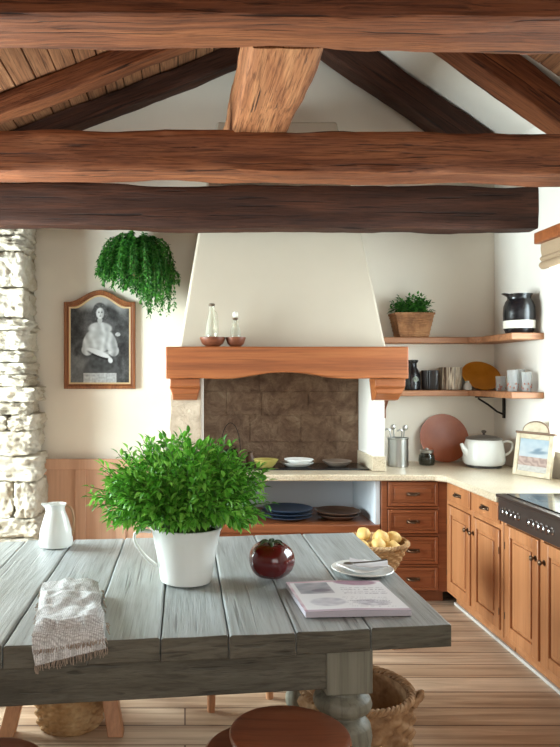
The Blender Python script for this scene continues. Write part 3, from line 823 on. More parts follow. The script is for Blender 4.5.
# ------------------------------------------------------------------ foliage
def leaf(mb, p, d, up, L, W, fold=.25):
    d = d.normalized(); s = d.cross(up)
    if s.length < 1e-3: s = d.orthogonal()
    s.normalize(); n = s.cross(d)
    b0 = p; m1 = p+d*L*.38; m2 = p+d*L*.72-n*L*.06; t = p+d*L-n*L*.18
    l1 = m1+s*W*.5+n*W*fold; r1 = m1-s*W*.5+n*W*fold; l2 = m2+s*W*.36+n*W*fold*.6; r2 = m2-s*W*.36+n*W*fold*.6
    mb.add([b0, l1, m1, r1, l2, m2, r2, t], [(0,1,2),(0,2,3),(1,4,5,2),(2,5,6,3),(4,7,5),(5,7,6)])
def rv(): return Vector((random.uniform(-1,1), random.uniform(-1,1), random.uniform(-1,1)))
def bush(fol, stm, base_r, cz, rx, ry, rz, nst, per, L, W, droop=.25, shell=.45, zlow=-1, c0=(0,0,0)):
    for i in range(nst):
        while True:
            d = rv()
            if .2 < d.length < 1 and d.z > zlow and not (c0[2] > .2 and cz+d.normalized().z*rz < .27 and math.hypot(d.normalized().x*rx, d.normalized().y*ry) < .26): break
        d.normalize()
        q = shell+(1-shell)*random.random()**.5; q *= 1+.12*mn.noise(d*3.1)
        e = Vector((c0[0]+d.x*rx*q, c0[1]+d.y*ry*q, cz+d.z*rz*q))
        a = random.uniform(0, 2*PI); rr = base_r*math.sqrt(random.random())
        s = Vector((rr*math.cos(a), rr*math.sin(a), c0[2]))
        mid = (s+e)*.5+Vector((0, 0, .35*rz*(1-d.z*.6)))*.6
        pts = []
        for k in range(9):
            t = k/8; pts.append(s*(1-t)**2+mid*2*t*(1-t)+e*t*t)
        stm.tube(pts[:], [.0016]*9, 4, cap=False)
        for k in range(per):
            t = .38+.62*(k+random.random()*.5)/per; f = min(7.999, t*8); i0 = int(f); p = pts[i0].lerp(pts[i0+1], f-i0); tg = (pts[i0+1]-pts[i0]).normalized()
            for sd in (-1, 1):
                o = rv(); sdv = tg.cross(o).normalized()*sd
                dd = (tg*.45+sdv*.9+Vector((0, 0, -droop*random.random()))+(p-Vector((0, 0, cz))).normalized()*.35)
                sc_ = random.uniform(.65, 1.15)
                if c0[2] > .2 and p.z < .262 and math.hypot(p.x, p.y) < .205: continue

                leaf(fol, p+dd.normalized()*.004, dd, Vector((0,0,1))+rv()*.5, L*sc_, W*sc_, random.uniform(.1, .35))
        leaf(fol, e, (e-mid)+rv()*.02, Vector((0,0,1)), L, W)

random.seed(42)
hp = thing('potted_herb', 'bushy bright green herb in a white jug-shaped pot on the grey table', 'potted plant', (0.005, 2.91, .762))
mb = MB()
pot_pr = [(.094, 0), (.104, .004), (.108, .012), (.114, .06), (.124, .12), (.134, .17), (.143, .212), (.149, .222), (.150, .228), (.146, .230), (.139, .222), (.128, .16), (.115, .06), (.100, .02), (.001, .018)]
mb.lathe(pot_pr, 56, capb=True, capt=False)
mb.build('pot', white_cer, hp)
mb = MB(); hp_pts = []
ang = math.radians(182)
for (dx, dz) in ((.140, .208), (.170, .216), (.205, .213), (.218, .190), (.208, .160), (.180, .120), (.150, .088), (.118, .066)):
    hp_pts.append((dx*math.cos(ang), dx*math.sin(ang)-.02, dz))
mb.tube(hp_pts, [.012, .011, .010, .009, .009, .010, .011, .013], 12, flat=.8); mb.build('handle', white_cer, hp, sub=1)
mb = MB(); mb.lathe([(.134, .205), (.08, .212), (.001, .214)], 32, capb=False, capt=False); mb.build('soil', soil, hp)
fol, stm = MB(), MB()
bush(fol, stm, .10, .375, .345, .30, .225, 560, 9, .040, .020, droop=.5, shell=.45, zlow=-.50, c0=(-.02, 0, .21))
bush(fol, stm, .10, .375, .38, .32, .235, 60, 9, .040, .018, droop=.5, shell=.95, zlow=-.6, c0=(-.02, 0, .21))
stm.build('stems', stem_m, hp); fol.build('foliage', herb, hp, smooth=False)

# fern hung on the back wall
fp_ = thing('hanging_fern', 'dark green trailing fern hung high on the wall above the portrait', 'plant', (-.365, 5.44, 2.50))
mb = MB(); mb.lathe([(.05, -.12), (.09, -.06), (.115, .02), (.12, .03), (.11, .03), (.10, .0), (.001, -.02)], 28, fn=None); mb.build('hanging_pot', wick_d, fp_)
mb = MB(); mb.tube([(0, .19, .12), (0, .10, .15), (0, .0, .14), (0, 0, .03)], .005, 6); mb.box(-.02, .02, .205, .218, .08, .16); mb.build('hook', iron, fp_)
fol, stm = MB(), MB(); random.seed(9)
for i in range(230):
    a = random.uniform(0, 2*PI); out = random.uniform(.04, .27)*(1.0 if math.sin(a) < .2 else .45)
    drop = random.uniform(.14, .36); rise = random.uniform(.0, .24)*(1-.35*(out/.27)**2); drop *= .78+.35*math.cos(a)+random.uniform(-.2, .2)
    D = Vector((math.cos(a)*out, max(-.26, min(.14, math.sin(a)*out*.9)), 0)); s = Vector((math.cos(a)*.05, math.sin(a)*.05, .01))
    pts = []
    for k in range(13):
        t = k/12; p = s+D*min(1, t*1.35)**.8+Vector((0, 0, rise*math.sin(PI*min(1, t*1.1))-drop*max(0, t-.2)**1.4*1.3)); p.y = min(p.y, .19); pts.append(p)
    stm.tube(pts, .0018, 4, cap=False)
    for k in range(2, 13):
        for u in (0, .33, .66):
            if k == 12 and u: break
            p = pts[k] if not u else pts[k].lerp(pts[k+1], u); tg = (pts[k]-pts[k-1]).normalized(); sd = tg.cross(Vector((0,0,1))+rv()*.6).normalized()
            for q in (-1, 1):
                dd = tg*.5+sd*q+Vector((0, 0, -.2))+rv()*.55; lf = random.uniform(.024, .040)
                if (p+dd.normalized()*lf).y < .21: leaf(fol, p, dd, Vector((0,0,1))+rv()*.4, lf, .017, .15)
stm.build('stems', stem_m, fp_); fol.build('fronds', fern_l, fp_, smooth=False)

# ------------------------------------------------------------------ portrait
def grid_picture(w_, h_, nx, ny, fn, inside=None):
    """flat sheet in local xz at y=0 facing -y, colour attribute painted by fn(u,v)->srgb"""
    vs = [(-w_/2+w_*i/nx, 0, h_*j/ny) for j in range(ny+1) for i in range(nx+1)]
    fs = []
    for j in range(ny):
        for i in range(nx):
            if inside and not inside((i+.5)/nx, (j+.5)/ny): continue
            fs.append((j*(nx+1)+i, j*(nx+1)+i+1, (j+1)*(nx+1)+i+1, (j+1)*(nx+1)+i))
    cols = []
    for j in range(ny+1):
        for i in range(nx+1): cols += list(lin(fn(i/nx, j/ny)))
    return vs, fs, cols
def put_picture(name, data, mat, parent, loc_=(0,0,0), rot=None):
    vs, fs, cols = data; me = bpy.data.meshes.new(name); me.from_pydata(vs, [], fs); me.materials.append(mat)
    at = me.color_attributes.new('Col', 'FLOAT_COLOR', 'POINT'); at.data.foreach_set('color', cols)
    o = bpy.data.objects.new(name, me); COL.objects.link(o); o.parent = parent; o.location = loc_
    if rot: o.rotation_euler = rot
    return o
photo_m = vcol('printed_photo', .35)
paper_m = vcol('printed_paper', .5)
def sm(a, b_, x):
    t = max(0, min(1, (x-a)/(b_-a))); return t*t*(3-2*t)
def ell(u, v, cx, cy, rx, ry, rot=0, soft=.12):
    du, dv = u-cx, (v-cy)*1.3; c, s = math.cos(rot), math.sin(rot); a = du*c+dv*s; b_ = -du*s+dv*c
    return 1-sm(1-soft, 1+soft, math.sqrt((a/rx)**2+(b_/(ry*1.3))**2))
def N(u, v, s, k=0): return mn.noise(Vector((u*s, v*s*1.3, k)))
def portrait(u, v):
    g = 66+40*N(u, v, 5, 1)+26*N(u, v, 14, 2)+14*N(u, v, 40, 3)
    g = g+(188-g)*sm(.80, .93, v+.10*N(u, v, 4, 7)-.05*abs(u-.5))*(.55+.4*sm(.95, .2, u))
    g = g+(150-g)*.5*sm(.38, .3, v+.25*u)*sm(.55, .3, u)+10*N(u, v, 30, 9)*(v < .4)
    skirt = ell(u, v, .52, .12, .30, .22); g = g+(78+18*N(u, v, 16, 5)-g)*skirt
    # basket / cloth at bottom
    if .22 < u < .78 and v < .115: g = 176+34*N(u, v, 30, 6)
    # hair, shoulders, sleeves
    hair = max(ell(u, v, .50, .83, .115, .085), ell(u, v, .41, .785, .055, .065), ell(u, v, .585, .785, .05, .06)); g = g+(64+70*abs(N(u, v, 34, 4))-g)*hair
    torso = max(ell(u, v, .50, .50, .17, .17), ell(u, v, .50, .62, .20, .075), ell(u, v, .33, .47, .11, .15, -.40), ell(u, v, .68, .46, .10, .15, .40), ell(u, v, .29, .38, .10, .065), ell(u, v, .73, .37, .09, .065))
    fold = 16*math.sin((u-.5)*(60-30*v)+3*N(u, v, 5, 8))+26*N(u, v, 13, 3)
    g = g+(186+fold-46*sm(.52, .78, u)*(1-v)-g)*torso
    sk = ell(u, v, .54, .235, .22, .10); g = g+(62+26*N(u, v, 18, 5)-g)*sk
    arm = max(ell(u, v, .48, .345, .21, .030, -.33), 0)
    g = g-60*ell(u, v, .47, .318, .2, .022, -.33); g = g+(212-g)*arm
    hand = max(ell(u, v, .675, .262, .036, .034, .6), .6*ell(u, v, .60, .335, .10, .022, .25)); g = g+(216-g)*hand
    fl_ = ell(u, v, .80, .555, .045, .022); g = g+(176+40*N(u, v, 50, 6)-g)*fl_
    neck = ell(u, v, .50, .715, .040, .04); g = g+(182-g)*neck
    face = ell(u, v, .505, .795, .068, .064); g = g+(222-60*sm(.50, .57, u)-g)*face
    for ex in (.483, .530): g -= 120*ell(u, v, ex, .803, .013, .007, 0, .6); g -= 60*ell(u, v, ex, .817, .018, .004, 0, .6)
    g -= 45*ell(u, v, .512, .782, .006, .014, 0, .5); g -= 95*ell(u, v, .507, .763, .018, .005, 0, .5)
    g = max(20, min(238, g)); return (g*.97, g*.99, g*1.0)
pt = thing('framed_portrait', 'arched wooden frame with a black and white portrait of a seated woman', 'picture', (-.686, YB-.03, 1.505))
PW, PH, AH = .575, .70, .095       # width, side height, arch rise
def arch(w_, side, rise, n=24):
    pts = [(-w_/2, 0), (w_/2, 0), (w_/2, side)]
    # shoulders then an arch
    for i in range(n+1):
        t = i/n; x = w_/2*(1-2*t); q = abs(x)/(w_/2)
        z = side+rise*(.5+.5*math.cos(PI*min(1, q/.82)))**.8
        pts.append((x, z))
    pts.append((-w_/2, side)); return pts
def frame_ring(outer, inner, y0, y1, mb, mat=0):
    n = len(outer); vs = [(x, y0, z) for x, z in outer]+[(x, y0, z) for x, z in inner]+[(x, y1, z) for x, z in outer]+[(x, y1, z) for x, z in inner]
    fs = []
    for i in range(n):
        j = (i+1) % n
        fs += [(i, j, n+j, n+i), (2*n+i, 3*n+i, 3*n+j, 2*n+j), (i, 2*n+i, 2*n+j, j), (n+i, n+j, 3*n+j, 3*n+i)]
    mb.add(vs, fs, mat)
O = arch(PW, PH, AH); I1 = [(x*(1-.085/PW*1.0), z) for x, z in arch(PW, PH, AH)]
def shrink(w_, side, rise, t): 
    p = arch(w_-2*t, side-t, rise); return [(x, z+t) if k < 2 else (x, z) for k, (x, z) in enumerate(p)]
A0 = arch(PW, PH, AH); A1 = shrink(PW, PH, AH, .026); A2 = shrink(PW, PH, AH, .040); A3 = shrink(PW, PH, AH, .052)
mb = MB(); frame_ring(A0, A1, -.012, .028, mb); frame_ring(A1, A2, -.002, .028, mb); mb.build('frame', frame_m, pt, bevel=.004)
mb = MB(); frame_ring(A2, A3, .004, .028, mb); mb.build('gilt_slip', plain('pale_gilt', (206, 182, 140), .4, .3), pt)
pw, ph = PW-.10, PH+AH-.08
def ins(u, v):
    x = (u-.5)*(PW-.095); z = v*(PH+AH-.085)+.045; q = abs(x)/((PW-.09)/2)
    return z < (PH-.04)+AH*(.5+.5*math.cos(PI*min(1, q/.82)))**.8
d = grid_picture(PW-.095, PH+AH-.085, 110, 150, portrait, ins)
put_picture('photograph', d, photo_m, pt, (0, .012, .045))
mb = MB(); mb.prism([(x, z) for x, z in A1], 0, .004, M=Matrix.Translation((0, .028, 0)) @ Matrix.Rotation(PI/2, 4, 'X')); mb.build('backing', plain('card', (120, 100, 80), .9), pt)

# ------------------------------------------------------------------ things on the mantel
def bowl_on_mantel(x, y, r, h, label):
    mb = MB(); mb.lathe([(r*.45, 0), (r*.5, .002), (r*.82, h*.35), (r*.97, h*.8), (r, h), (r*.96, h), (r*.9, h*.75), (r*.7, h*.35), (.001, h*.2)], 40, capt=False)
    o = mb.build('wooden_bowl', bowlwood, loc=(x, y, 1.8165)); tag(o, label, 'bowl', 'wooden bowls on the mantel'); return o
bowl_on_mantel(.196, 4.975, .092, .068, 'wider brown wooden bowl on the mantel holding the tall bottle')
bowl_on_mantel(.360, 4.975, .072, .068, 'smaller brown wooden bowl on the mantel holding the stoppered bottle')
smoky = glass('pale_bottle_glass', (244, 243, 236), milk=.22)
bt1 = thing('glass_bottle', 'slender clear glass bottle with a thin handle, left on the mantel', 'bottle', (.190, 4.975, 1.832)); bt1.scale = (1, 1, 1.28)
mb = MB(); mb.lathe([(.040, 0), (.046, .004), (.046, .05), (.038, .11), (.022, .165), (.016, .19), (.0155, .205), (.020, .208), (.020, .214), (.013, .214), (.013, .19), (.03, .12), (.04, .06), (.04, .01), (.001, .008)], 32, capt=False); mb.build('body', smoky, bt1)
mb = MB(); mb.lathe([(.018, .2135), (.022, .217), (.022, .226), (.015, .229)], 20); mb.build('lid', plain('cork_brown', (96, 78, 60), .7), bt1)
mb = MB(); mb.tube([(.016, 0, .19), (.034, 0, .18), (.042, 0, .14), (.046, 0, .09), (.044, 0, .06)], .0035, 8); mb.build('handle', smoky, bt1)
bt2 = thing('glass_bottle', 'short glass bottle with a white stopper, right on the mantel', 'bottle', (.358, 4.975, 1.832)); bt2.scale = (.95, .95, 1.16)
mb = MB(); mb.lathe([(.034, 0), (.038, .004), (.040, .05), (.036, .09), (.024, .118), (.018, .13), (.026, .138), (.022, .150), (.014, .155), (.012, .13), (.03, .09), (.034, .01), (.001, .008)], 32, capt=False); mb.build('body', smoky, bt2)
mb = MB(); mb.lathe([(.012, .150), (.022, .158), (.022, .163), (.012, .166)], 20); mb.build('collar', bronze, bt2)
mb = MB(); mb.lathe([(.010, .166), (.019, .172), (.021, .185), (.018, .198), (.008, .205)], 20); mb.build('stopper', cream_cer, bt2)

# ------------------------------------------------------------------ things on the hearth
def dish(name, x, y, z, r, h, m, label, cat, group=None, thick=.006):
    mb = MB(); mb.lathe([(r*.5, 0), (r*.55, 0), (r*.8, h*.45), (r, h), (r-.003, h+.003), (r*.78, h*.45+thick), (r*.5, thick+.002), (.001, thick+.001)], 44, capt=False)
    o = mb.build(name, m, loc=(x, y, z)); tag(o, label, cat, group); return o
olive = plain('olive_yellow_glaze', (170, 156, 86), .35); 
grey_gl = plain('grey_glaze', (188, 186, 180), .4, var=10); taupe = plain('taupe_glaze', (128, 112, 100), .4, var=8)
dish('bowl', .60, 5.20, .9345, .093, .055, olive, 'olive yellow bowl on the griddle, nearest the herb plant', 'bowl')
dish('plate', .835, 5.23, .9345, .125, .030, grey_gl, 'lower grey plate of the pair in the middle of the griddle', 'plate', 'stacked plates on the griddle')
dish('plate', .85, 5.23, .9480, .11, .040, white_cer, 'upper white plate of the pair in the middle of the griddle', 'plate', 'stacked plates on the griddle')
dish('bowl', 1.14, 5.25, .9345, .11, .040, taupe, 'taupe grey bowl at the right end of the griddle', 'bowl')
ln = thing('glass_jar', 'dark glass jar with a tall wire bail handle behind the herb plant', 'jar', (.345, 5.30, .935))
mb = MB(); mb.lathe([(.055, 0), (.062, .004), (.064, .06), (.055, .10), (.040, .115), (.042, .13), (.036, .13), (.034, .115), (.05, .095), (.057, .06), (.055, .01), (.001, .008)], 32, capt=False); mb.build('body', glass('amber_jar_glass', (150, 128, 104)), ln)
mb = MB(); mb.lathe([(.044, .128), (.046, .132), (.046, .148), (.02, .156), (.006, .17), (.008, .18), (.001, .184)], 24, capt=False); mb.build('lid', bronze, ln)
mb = MB(); mb.tube([(.075*math.cos(PI*i/16), 0, .10+.22*math.sin(PI*i/16)) for i in range(17)], .003, 6); mb.build('bail_handle', iron, ln)
mb = MB(); mb.lathe([(.030, 0), (.034, .004), (.034, .05), (.020, .07), (.020, .09), (.024, .095), (.001, .097)], 24, capt=False)
tag(mb.build('spice_pot', plain('brown_stoneware', (104, 78, 58), .5), loc=(.50, 5.36, .9345)), 'small brown stoneware pot behind the olive bowl', 'pot')

# dishes in the open shelf under the hearth
blue = plain('blue_glaze', (50, 66, 88), .3, var=8)
for i, (r, h, lb) in enumerate(((.19, .030, 'lowest dark blue plate of the stack on the shelf under the hearth'), (.188, .030, 'middle dark blue plate of the stack under the hearth'), (.183, .032, 'topmost dark blue plate of the stack under the hearth'))):
    dish('plate', .745+.006*i, 5.16, .5605+.024*i, r, h, blue, lb, 'plate', 'blue plates under the hearth')
brn = plain('brown_glaze', (96, 72, 58), .4, var=8)
for i, (r, lb) in enumerate(((.155, 'lower brown plate stacked beside the blue plates'), (.165, 'upper brown plate stacked beside the blue plates'))):
    dish('plate', 1.125, 5.16, .5605+.026*i, r, .034, brn, lb, 'plate', 'brown plates under the hearth')

# ------------------------------------------------------------------ things on the worktop
cn = thing('utensil_canister', 'brushed steel canister full of utensils on the worktop', 'canister', (1.625, 5.34, .9225))
mb = MB(); mb.lathe([(.074, 0), (.078, .003), (.078, .022), (.076, .024), (.076, .205), (.080, .210), (.080, .218), (.073, .218), (.073, .01), (.001, .008)], 48, capt=False); mb.build('body', steel, cn)
random.seed(4)
for k, (ax, ay, hh, kind) in enumerate(((-.05, 0, .27, 0), (-.02, .03, .285, 1), (.02, -.02, .265, 0), (.045, .02, .28, 1))):
    mb = MB(); tip = Vector((ax*1.25, ay, hh)); base = Vector((ax*.5, ay*.5, .012))
    mb.tube([base, base.lerp(tip, .5), tip], .005, 8)
    if kind: mb.ball(tuple(tip+Vector((.004*(1 if ax > 0 else -1), 0, .01))), .020, .008, .022, 14, 8)
    else: mb.tube([tip, tip+Vector((-.012, 0, .014)), tip+Vector((-.028, 0, .012)), tip+Vector((-.034, 0, .0))], .006, 8)
    mb.build('utensil', steel, cn)
jr = thing('glass_jar', 'small round glass jar with a metal lid between canister and terracotta plate', 'jar', (1.865, 5.40, .9225))
mb = MB(); mb.lathe([(.045, 0), (.055, .004), (.062, .035), (.058, .075), (.046, .092), (.046, .10), (.041, .10), (.041, .09), (.054, .07), (.057, .035), (.05, .01), (.001, .008)], 32, capt=False); mb.build('body', glass('jar_glass', (196, 200, 196)), jr)
mb = MB(); mb.lathe([(.049, .096), (.050, .099), (.050, .115), (.046, .119), (.014, .122), (.012, .130), (.001, .133)], 28, capt=False); mb.build('lid', steel, jr)
mb = MB(); mb.lathe([(.047, .012), (.055, .035), (.053, .055), (.001, .058)], 24); mb.build('contents', plain('pale_spice', (142, 122, 100), .9), jr)
terra = plain('terracotta_glaze', (160, 84, 46), .35, var=14, scale=5)
def standing_plate(x, y, z, r, tilt, m, label, rz=0, rim=.025, sx=1.0, name='plate'):
    pr = [(.001, 0), (r*.6, 0), (r*.66, .003), (r*.9, rim*.8), (r, rim), (r, rim+.006), (r*.9, rim*.8+.008), (r*.62, .011), (.001, .010)]
    M = Matrix.Rotation(rz, 4, 'Z') @ Matrix.Rotation(PI/2-tilt, 4, 'X')
    mb = MB(); mb.lathe(pr, 56, capb=False, capt=False); mb.v = [tuple(M @ Vector((a*sx, b_, c))) for a, b_, c in mb.v]
    o = mb.build(name, m, loc=(x, y, z)); tag(o, label, 'plate'); return o
# axis points to the viewer; lowest rim point rests on the surface
def place_standing(x, yb, zs, r, tilt, m, label, rz=0, rim=.025, sx=1.0):
    o = standing_plate(0, 0, 0, r, tilt, m, label, rz, rim, sx)
    zmin = min(v.co.z for v in o.data.vertices); ymax = max(v.co.y for v in o.data.vertices)
    o.location = (x, yb-ymax, zs-zmin+.0005); return o
place_standing(2.075, YB-.002, .9225, .195, math.radians(14), terra, 'large round terracotta plate leaning on the wall behind the kettle')
kt = thing('enamel_kettle', 'large white enamel kettle with a grey lid and side handle on the worktop', 'kettle', (2.262, 5.30, .9225))
mb = MB(); mb.lathe([(.118, .016), (.136, .020), (.147, .034), (.150, .055), (.146, .12), (.136, .18), (.128, .205), (.122, .210)], 56); mb.build('body', white_enam, kt)
mb = MB(); mb.lathe([(.118, 0), (.126, .004), (.122, .018), (.112, .018)], 48); mb.build('base_ring', plain('dark_base', (58, 52, 48), .4, .4), kt)
mb = MB(); mb.lathe([(.128, .2085), (.130, .213), (.124, .220), (.09, .232), (.04, .240), (.012, .243)], 48)
lid = mb.build('lid', plain('grey_enamel', (112, 106, 98), .3, .3), kt)
mb = MB(); mb.lathe([(.010, .242), (.008, .250), (.017, .262), (.018, .270), (.010, .277)], 20); mb.build('lid_knob', plain('knob_brown', (70, 56, 46), .4), lid)
mb = MB(); mb.tube([(-.125, -.02, .10), (-.150, -.025, .125), (-.168, -.03, .150), (-.182, -.033, .178)], [.030, .024, .016, .012], 16); mb.build('spout', white_enam, kt)
mb = MB(); mb.tube([(.128, -.02, .185), (.165, -.026, .200), (.195, -.030, .192), (.205, -.032, .160), (.195, -.030, .125), (.170, -.026, .10), (.140, -.02, .085)], [.011, .010, .010, .010, .010, .010, .011], 12); mb.build('handle', white_enam, kt, sub=1)

# photo frame near the window
import_rot = math.atan2(4.65-4.93, 2.44-2.317)
pf = thing('photo_frame', 'whitewashed photo frame with an arched crest and seascape print on the worktop', 'picture frame', (2.365, 4.78, .9225), import_rot)
lean = Matrix.Rotation(math.radians(-9), 4, 'X')
cream_w = plain('distressed_cream_wood', (196, 182, 156), .6, var=16, scale=20); dkw = plain('worn_brown_edge', (112, 86, 66), .6)
mb = MB(); W, H, b_ = .30, .29, .034
mb.box(-W/2, -W/2+b_, -.012, .012, 0, H, M=lean); mb.box(W/2-b_, W/2, -.012, .012, 0, H, M=lean); mb.box(-W/2+b_, W/2-b_, -.012, .012, 0, b_, M=lean); mb.box(-W/2+b_, W/2-b_, -.012, .012, H-b_, H, M=lean)
mb.build('frame', cream_w, pf, bevel=.004)
mb = MB(); mb.box(-W/2-.006, W/2+.006, -.018, .014, H, H+.016, M=lean); mb.build('top_rail', dkw, pf, bevel=.004)
mb = MB(); pts = [(-.10, H+.016), (.10, H+.016)]+[(.10*math.cos(PI*i/14), H+.018+.066*math.sin(PI*i/14)) for i in range(15)]
RX = lean @ Matrix.Rotation(PI/2, 4, 'X'); mb.prism(pts, -.008, .010, M=RX); cr = mb.build('crest', cream_w, pf, bevel=.003)
mb = MB(); mb.tube([tuple(lean @ Vector((.103*math.cos(PI*i/14), -.004, H+.018+.069*math.sin(PI*i/14)))) for i in range(15)], .006, 8); mb.build('crest_edge', dkw, pf)
def seascape(u, v):
    if v > .45:
        s = sm(.45, 1, v); c = [214-20*s+18*N(u, v, 5), 222-8*s+14*N(u, v, 5), 228+8*N(u, v, 5)]
        k = ell(u, v, .66, .60, .26, .05, .1, .5); q = ell(u, v, .62, .66, .14, .05, .5, .6); k = max(k, q); c = [a+(b2-a)*k*.85 for a, b2 in zip(c, (120, 146, 166))]
    elif v > .18: k = .5+.5*math.sin(u*22+v*30+5*N(u, v, 6)); c = [178+36*k, 150+34*k, 138+34*k]
    else: k = N(u, v, 12); c = [220+20*k, 214+20*k, 206+20*k]
    return [x*.80 for x in c]
mb = MB(); mb.box(-W/2+.02, W/2-.02, .006, .011, .02, H-.02, M=lean); mb.build('backing', dkw, pf)
put_picture('print', grid_picture(W-2*b_+.01, H-2*b_+.01, 50, 50, seascape), photo_m, pf, (0, -.001, b_-.005), (math.radians(-9), 0, 0))
mb = MB(); mb.tube([tuple(lean @ Vector((0, .012, H*.7))), (0, .075, .004)], .006, 8); mb.build('prop', dkw, pf)

# ------------------------------------------------------------------ things on the shelves
US, LS = 1.9125, 1.4985
bp = thing('potted_herb', 'green herb in a small square wicker planter on the upper shelf', 'potted plant', (1.795, 5.55, US))
mb = MB()
def sqw(mb, w0, w1, d0, d1, h, rows, amp):
    n = 12; pts_n = 4*n; nz = rows*3; vs = []; fs = []
    for i in range(nz+1):
        t = i/nz; a, c = w0+(w1-w0)*t, d0+(d1-d0)*t; rw = i//3; fr = (i % 3)/3
        for k in range(pts_n):
            s_, u = k//n, (k % n)/n
            dd = amp*math.sin(PI*fr)*(1 if (k//2+rw) % 2 else .3)
            x, y = {0: (-a+2*a*u, -c-dd), 1: (a+dd, -c+2*c*u), 2: (a-2*a*u, c+dd), 3: (-a-dd, c-2*c*u)}[s_]
            vs.append((x, y, h*t))
    for i in range(nz):
        for k in range(pts_n): fs.append((i*pts_n+k, i*pts_n+(k+1) % pts_n, (i+1)*pts_n+(k+1) % pts_n, (i+1)*pts_n+k))
    fs.append(tuple(reversed(range(pts_n)))); mb.add(vs, fs)
    rect = lambda g: [(-w1+g, -d1+g), (w1-g, -d1+g), (w1-g, d1-g), (-w1+g, d1-g)]
    ro, ri = rect(-.006), rect(.008)
    vs = [(x, y, z) for q in (ro, ri) for z in (h-.008, h+.008) for x, y in q]
    fs = [(4+i, 4+(i+1) % 4, 12+(i+1) % 4, 12+i) for i in range(4)]+[(i, (i+1) % 4, 4+(i+1) % 4, 4+i) for i in range(4)]+[(8+i, 12+i, 12+(i+1) % 4, 8+(i+1) % 4) for i in range(4)]+[(i, 8+i, 8+(i+1) % 4, (i+1) % 4) for i in range(4)]
    mb.add(vs, fs)
sqw(mb, .112, .150, .07, .09, .185, 11, .006); mb.build('wicker_planter', wick_d, bp, angle=50)
mb = MB(); mb.box(-.135, .135, -.075, .075, .15, .168); mb.build('soil', soil, bp)
fol, stm = MB(), MB(); random.seed(17)
bush(fol, stm, .06, .235, .17, .09, .115, 70, 6, .034, .019, droop=.3, shell=.5, zlow=-.35, c0=(.0, 0, .165))
fol.v = [(x, min(y, .10), z) for x, y, z in fol.v]; stm.v = [(x, min(y, .10), z) for x, y, z in stm.v]
stm.build('stems', stem_m, bp); fol.build('foliage', fern_l, bp, smooth=False)
pj = thing('ceramic_pitcher', 'black ceramic pitcher with a white band on the upper shelf', 'pitcher', (2.382, 4.99, US))
mb = MB(); pr = [(.082, 0), (.090, .004), (.100, .03), (.104, .035), (.106, .09), (.105, .094), (.107, .14), (.104, .19), (.092, .225), (.078, .245), (.080, .262), (.088, .275), (.090, .280), (.083, .280), (.074, .255), (.072, .24), (.09, .17), (.09, .02), (.001, .015)]
mb.lathe(pr, 48, capt=False)
mb.m = [1 if (i//48) in (3,) else 0 for i in range(len(mb.m))]
mb.v = [(x-(.03 if (z > .262 and x < -.06 and abs(y) < .03) else 0), y, z+(.006 if (z > .27 and x < -.06 and abs(y) < .03) else 0)) for x, y, z in mb.v]
mb.build('body', [black_cer, cream_cer], pj)
mb = MB(); mb.tube([(.03, .075, .24), (.04, .115, .235), (.045, .135, .18), (.04, .125, .13), (.03, .10, .11)], .010, 10); 
mb.build('handle', black_cer, pj)
kb = thing('ceramic_bottle', 'squat black ceramic bottle on the lower shelf beside the mantel', 'bottle', (1.80, 5.55, LS))
mb = MB(); mb.lathe([(.052, 0), (.060, .004), (.064, .05), (.062, .12), (.050, .155), (.038, .175), (.036, .21), (.046, .222), (.048, .236), (.040, .238), (.032, .21), (.001, .20)], 36, capt=False); mb.build('body', black_cer, kb)
mb = MB(); M = Matrix.Translation((.008, -.0645, .085)) @ Matrix.Rotation(PI/2, 4, 'X')
mb.lathe([(.001, .004), (.020, .002), (.024, -.004)], 20, M=M, capb=False, capt=False); mb.build('label', plain('faded_label', (120, 128, 116), .5), kb)
def ribbed(name, x, y, r, h, m1, label, ribs=22, amp=.05):
    mb = MB(); mb.lathe([(r*.85, 0), (r*.92, .004), (r*.96, h*.4), (r, h), (r-.006, h), (r*.86, h*.3), (.001, .012)], ribs*4, capt=False, fn=lambda a, z: 1+amp*math.cos(ribs*a) if z > .001 else 1)
    o = mb.build(name, m1, loc=(x, y, LS)); tag(o, label, 'cup'); return o
def striped(name, a, c):
    t = NT(name); n = t.noise(t.coord((60, 60, 3)), 1.0, 3, .5, .4); t.l(t.ramp(n, [(.40, a), (.52, c), (.62, a), (.7, c)]), t.p.inputs['Base Color']); t.set(.4, 0, .4); t.bump(n, .4, .004); return t.m
ribbed('tumbler', 1.945, 5.56, .062, .155, plain('charcoal_glaze', (46, 42, 40), .4), 'dark ribbed tumbler between the black bottle and striped cup')
ribbed('striped_cup', 2.105, 5.55, .085, .180, striped('bark_stripes', (86, 66, 52), (204, 190, 168)), 'wide cup with brown and cream bark-like stripes on the lower shelf', 18, .03)
mb = MB(); mb.lathe([(.022, 0), (.030, .004), (.033, .03), (.022, .05), (.012, .062), (.014, .072), (.001, .074)], 24, capt=False)
tag(mb.build('bud_vase', grey_gl, loc=(2.212, 5.478, LS)), 'tiny grey bud vase beside the amber plate', 'vase')
amber = plain('amber_glaze', (190, 124, 34), .3, var=14, scale=6)
place_standing(2.352, YB-.003, LS, .150, math.radians(42), amber, 'amber yellow plate leaning in the corner of the lower shelf', rz=-.05, rim=.02)
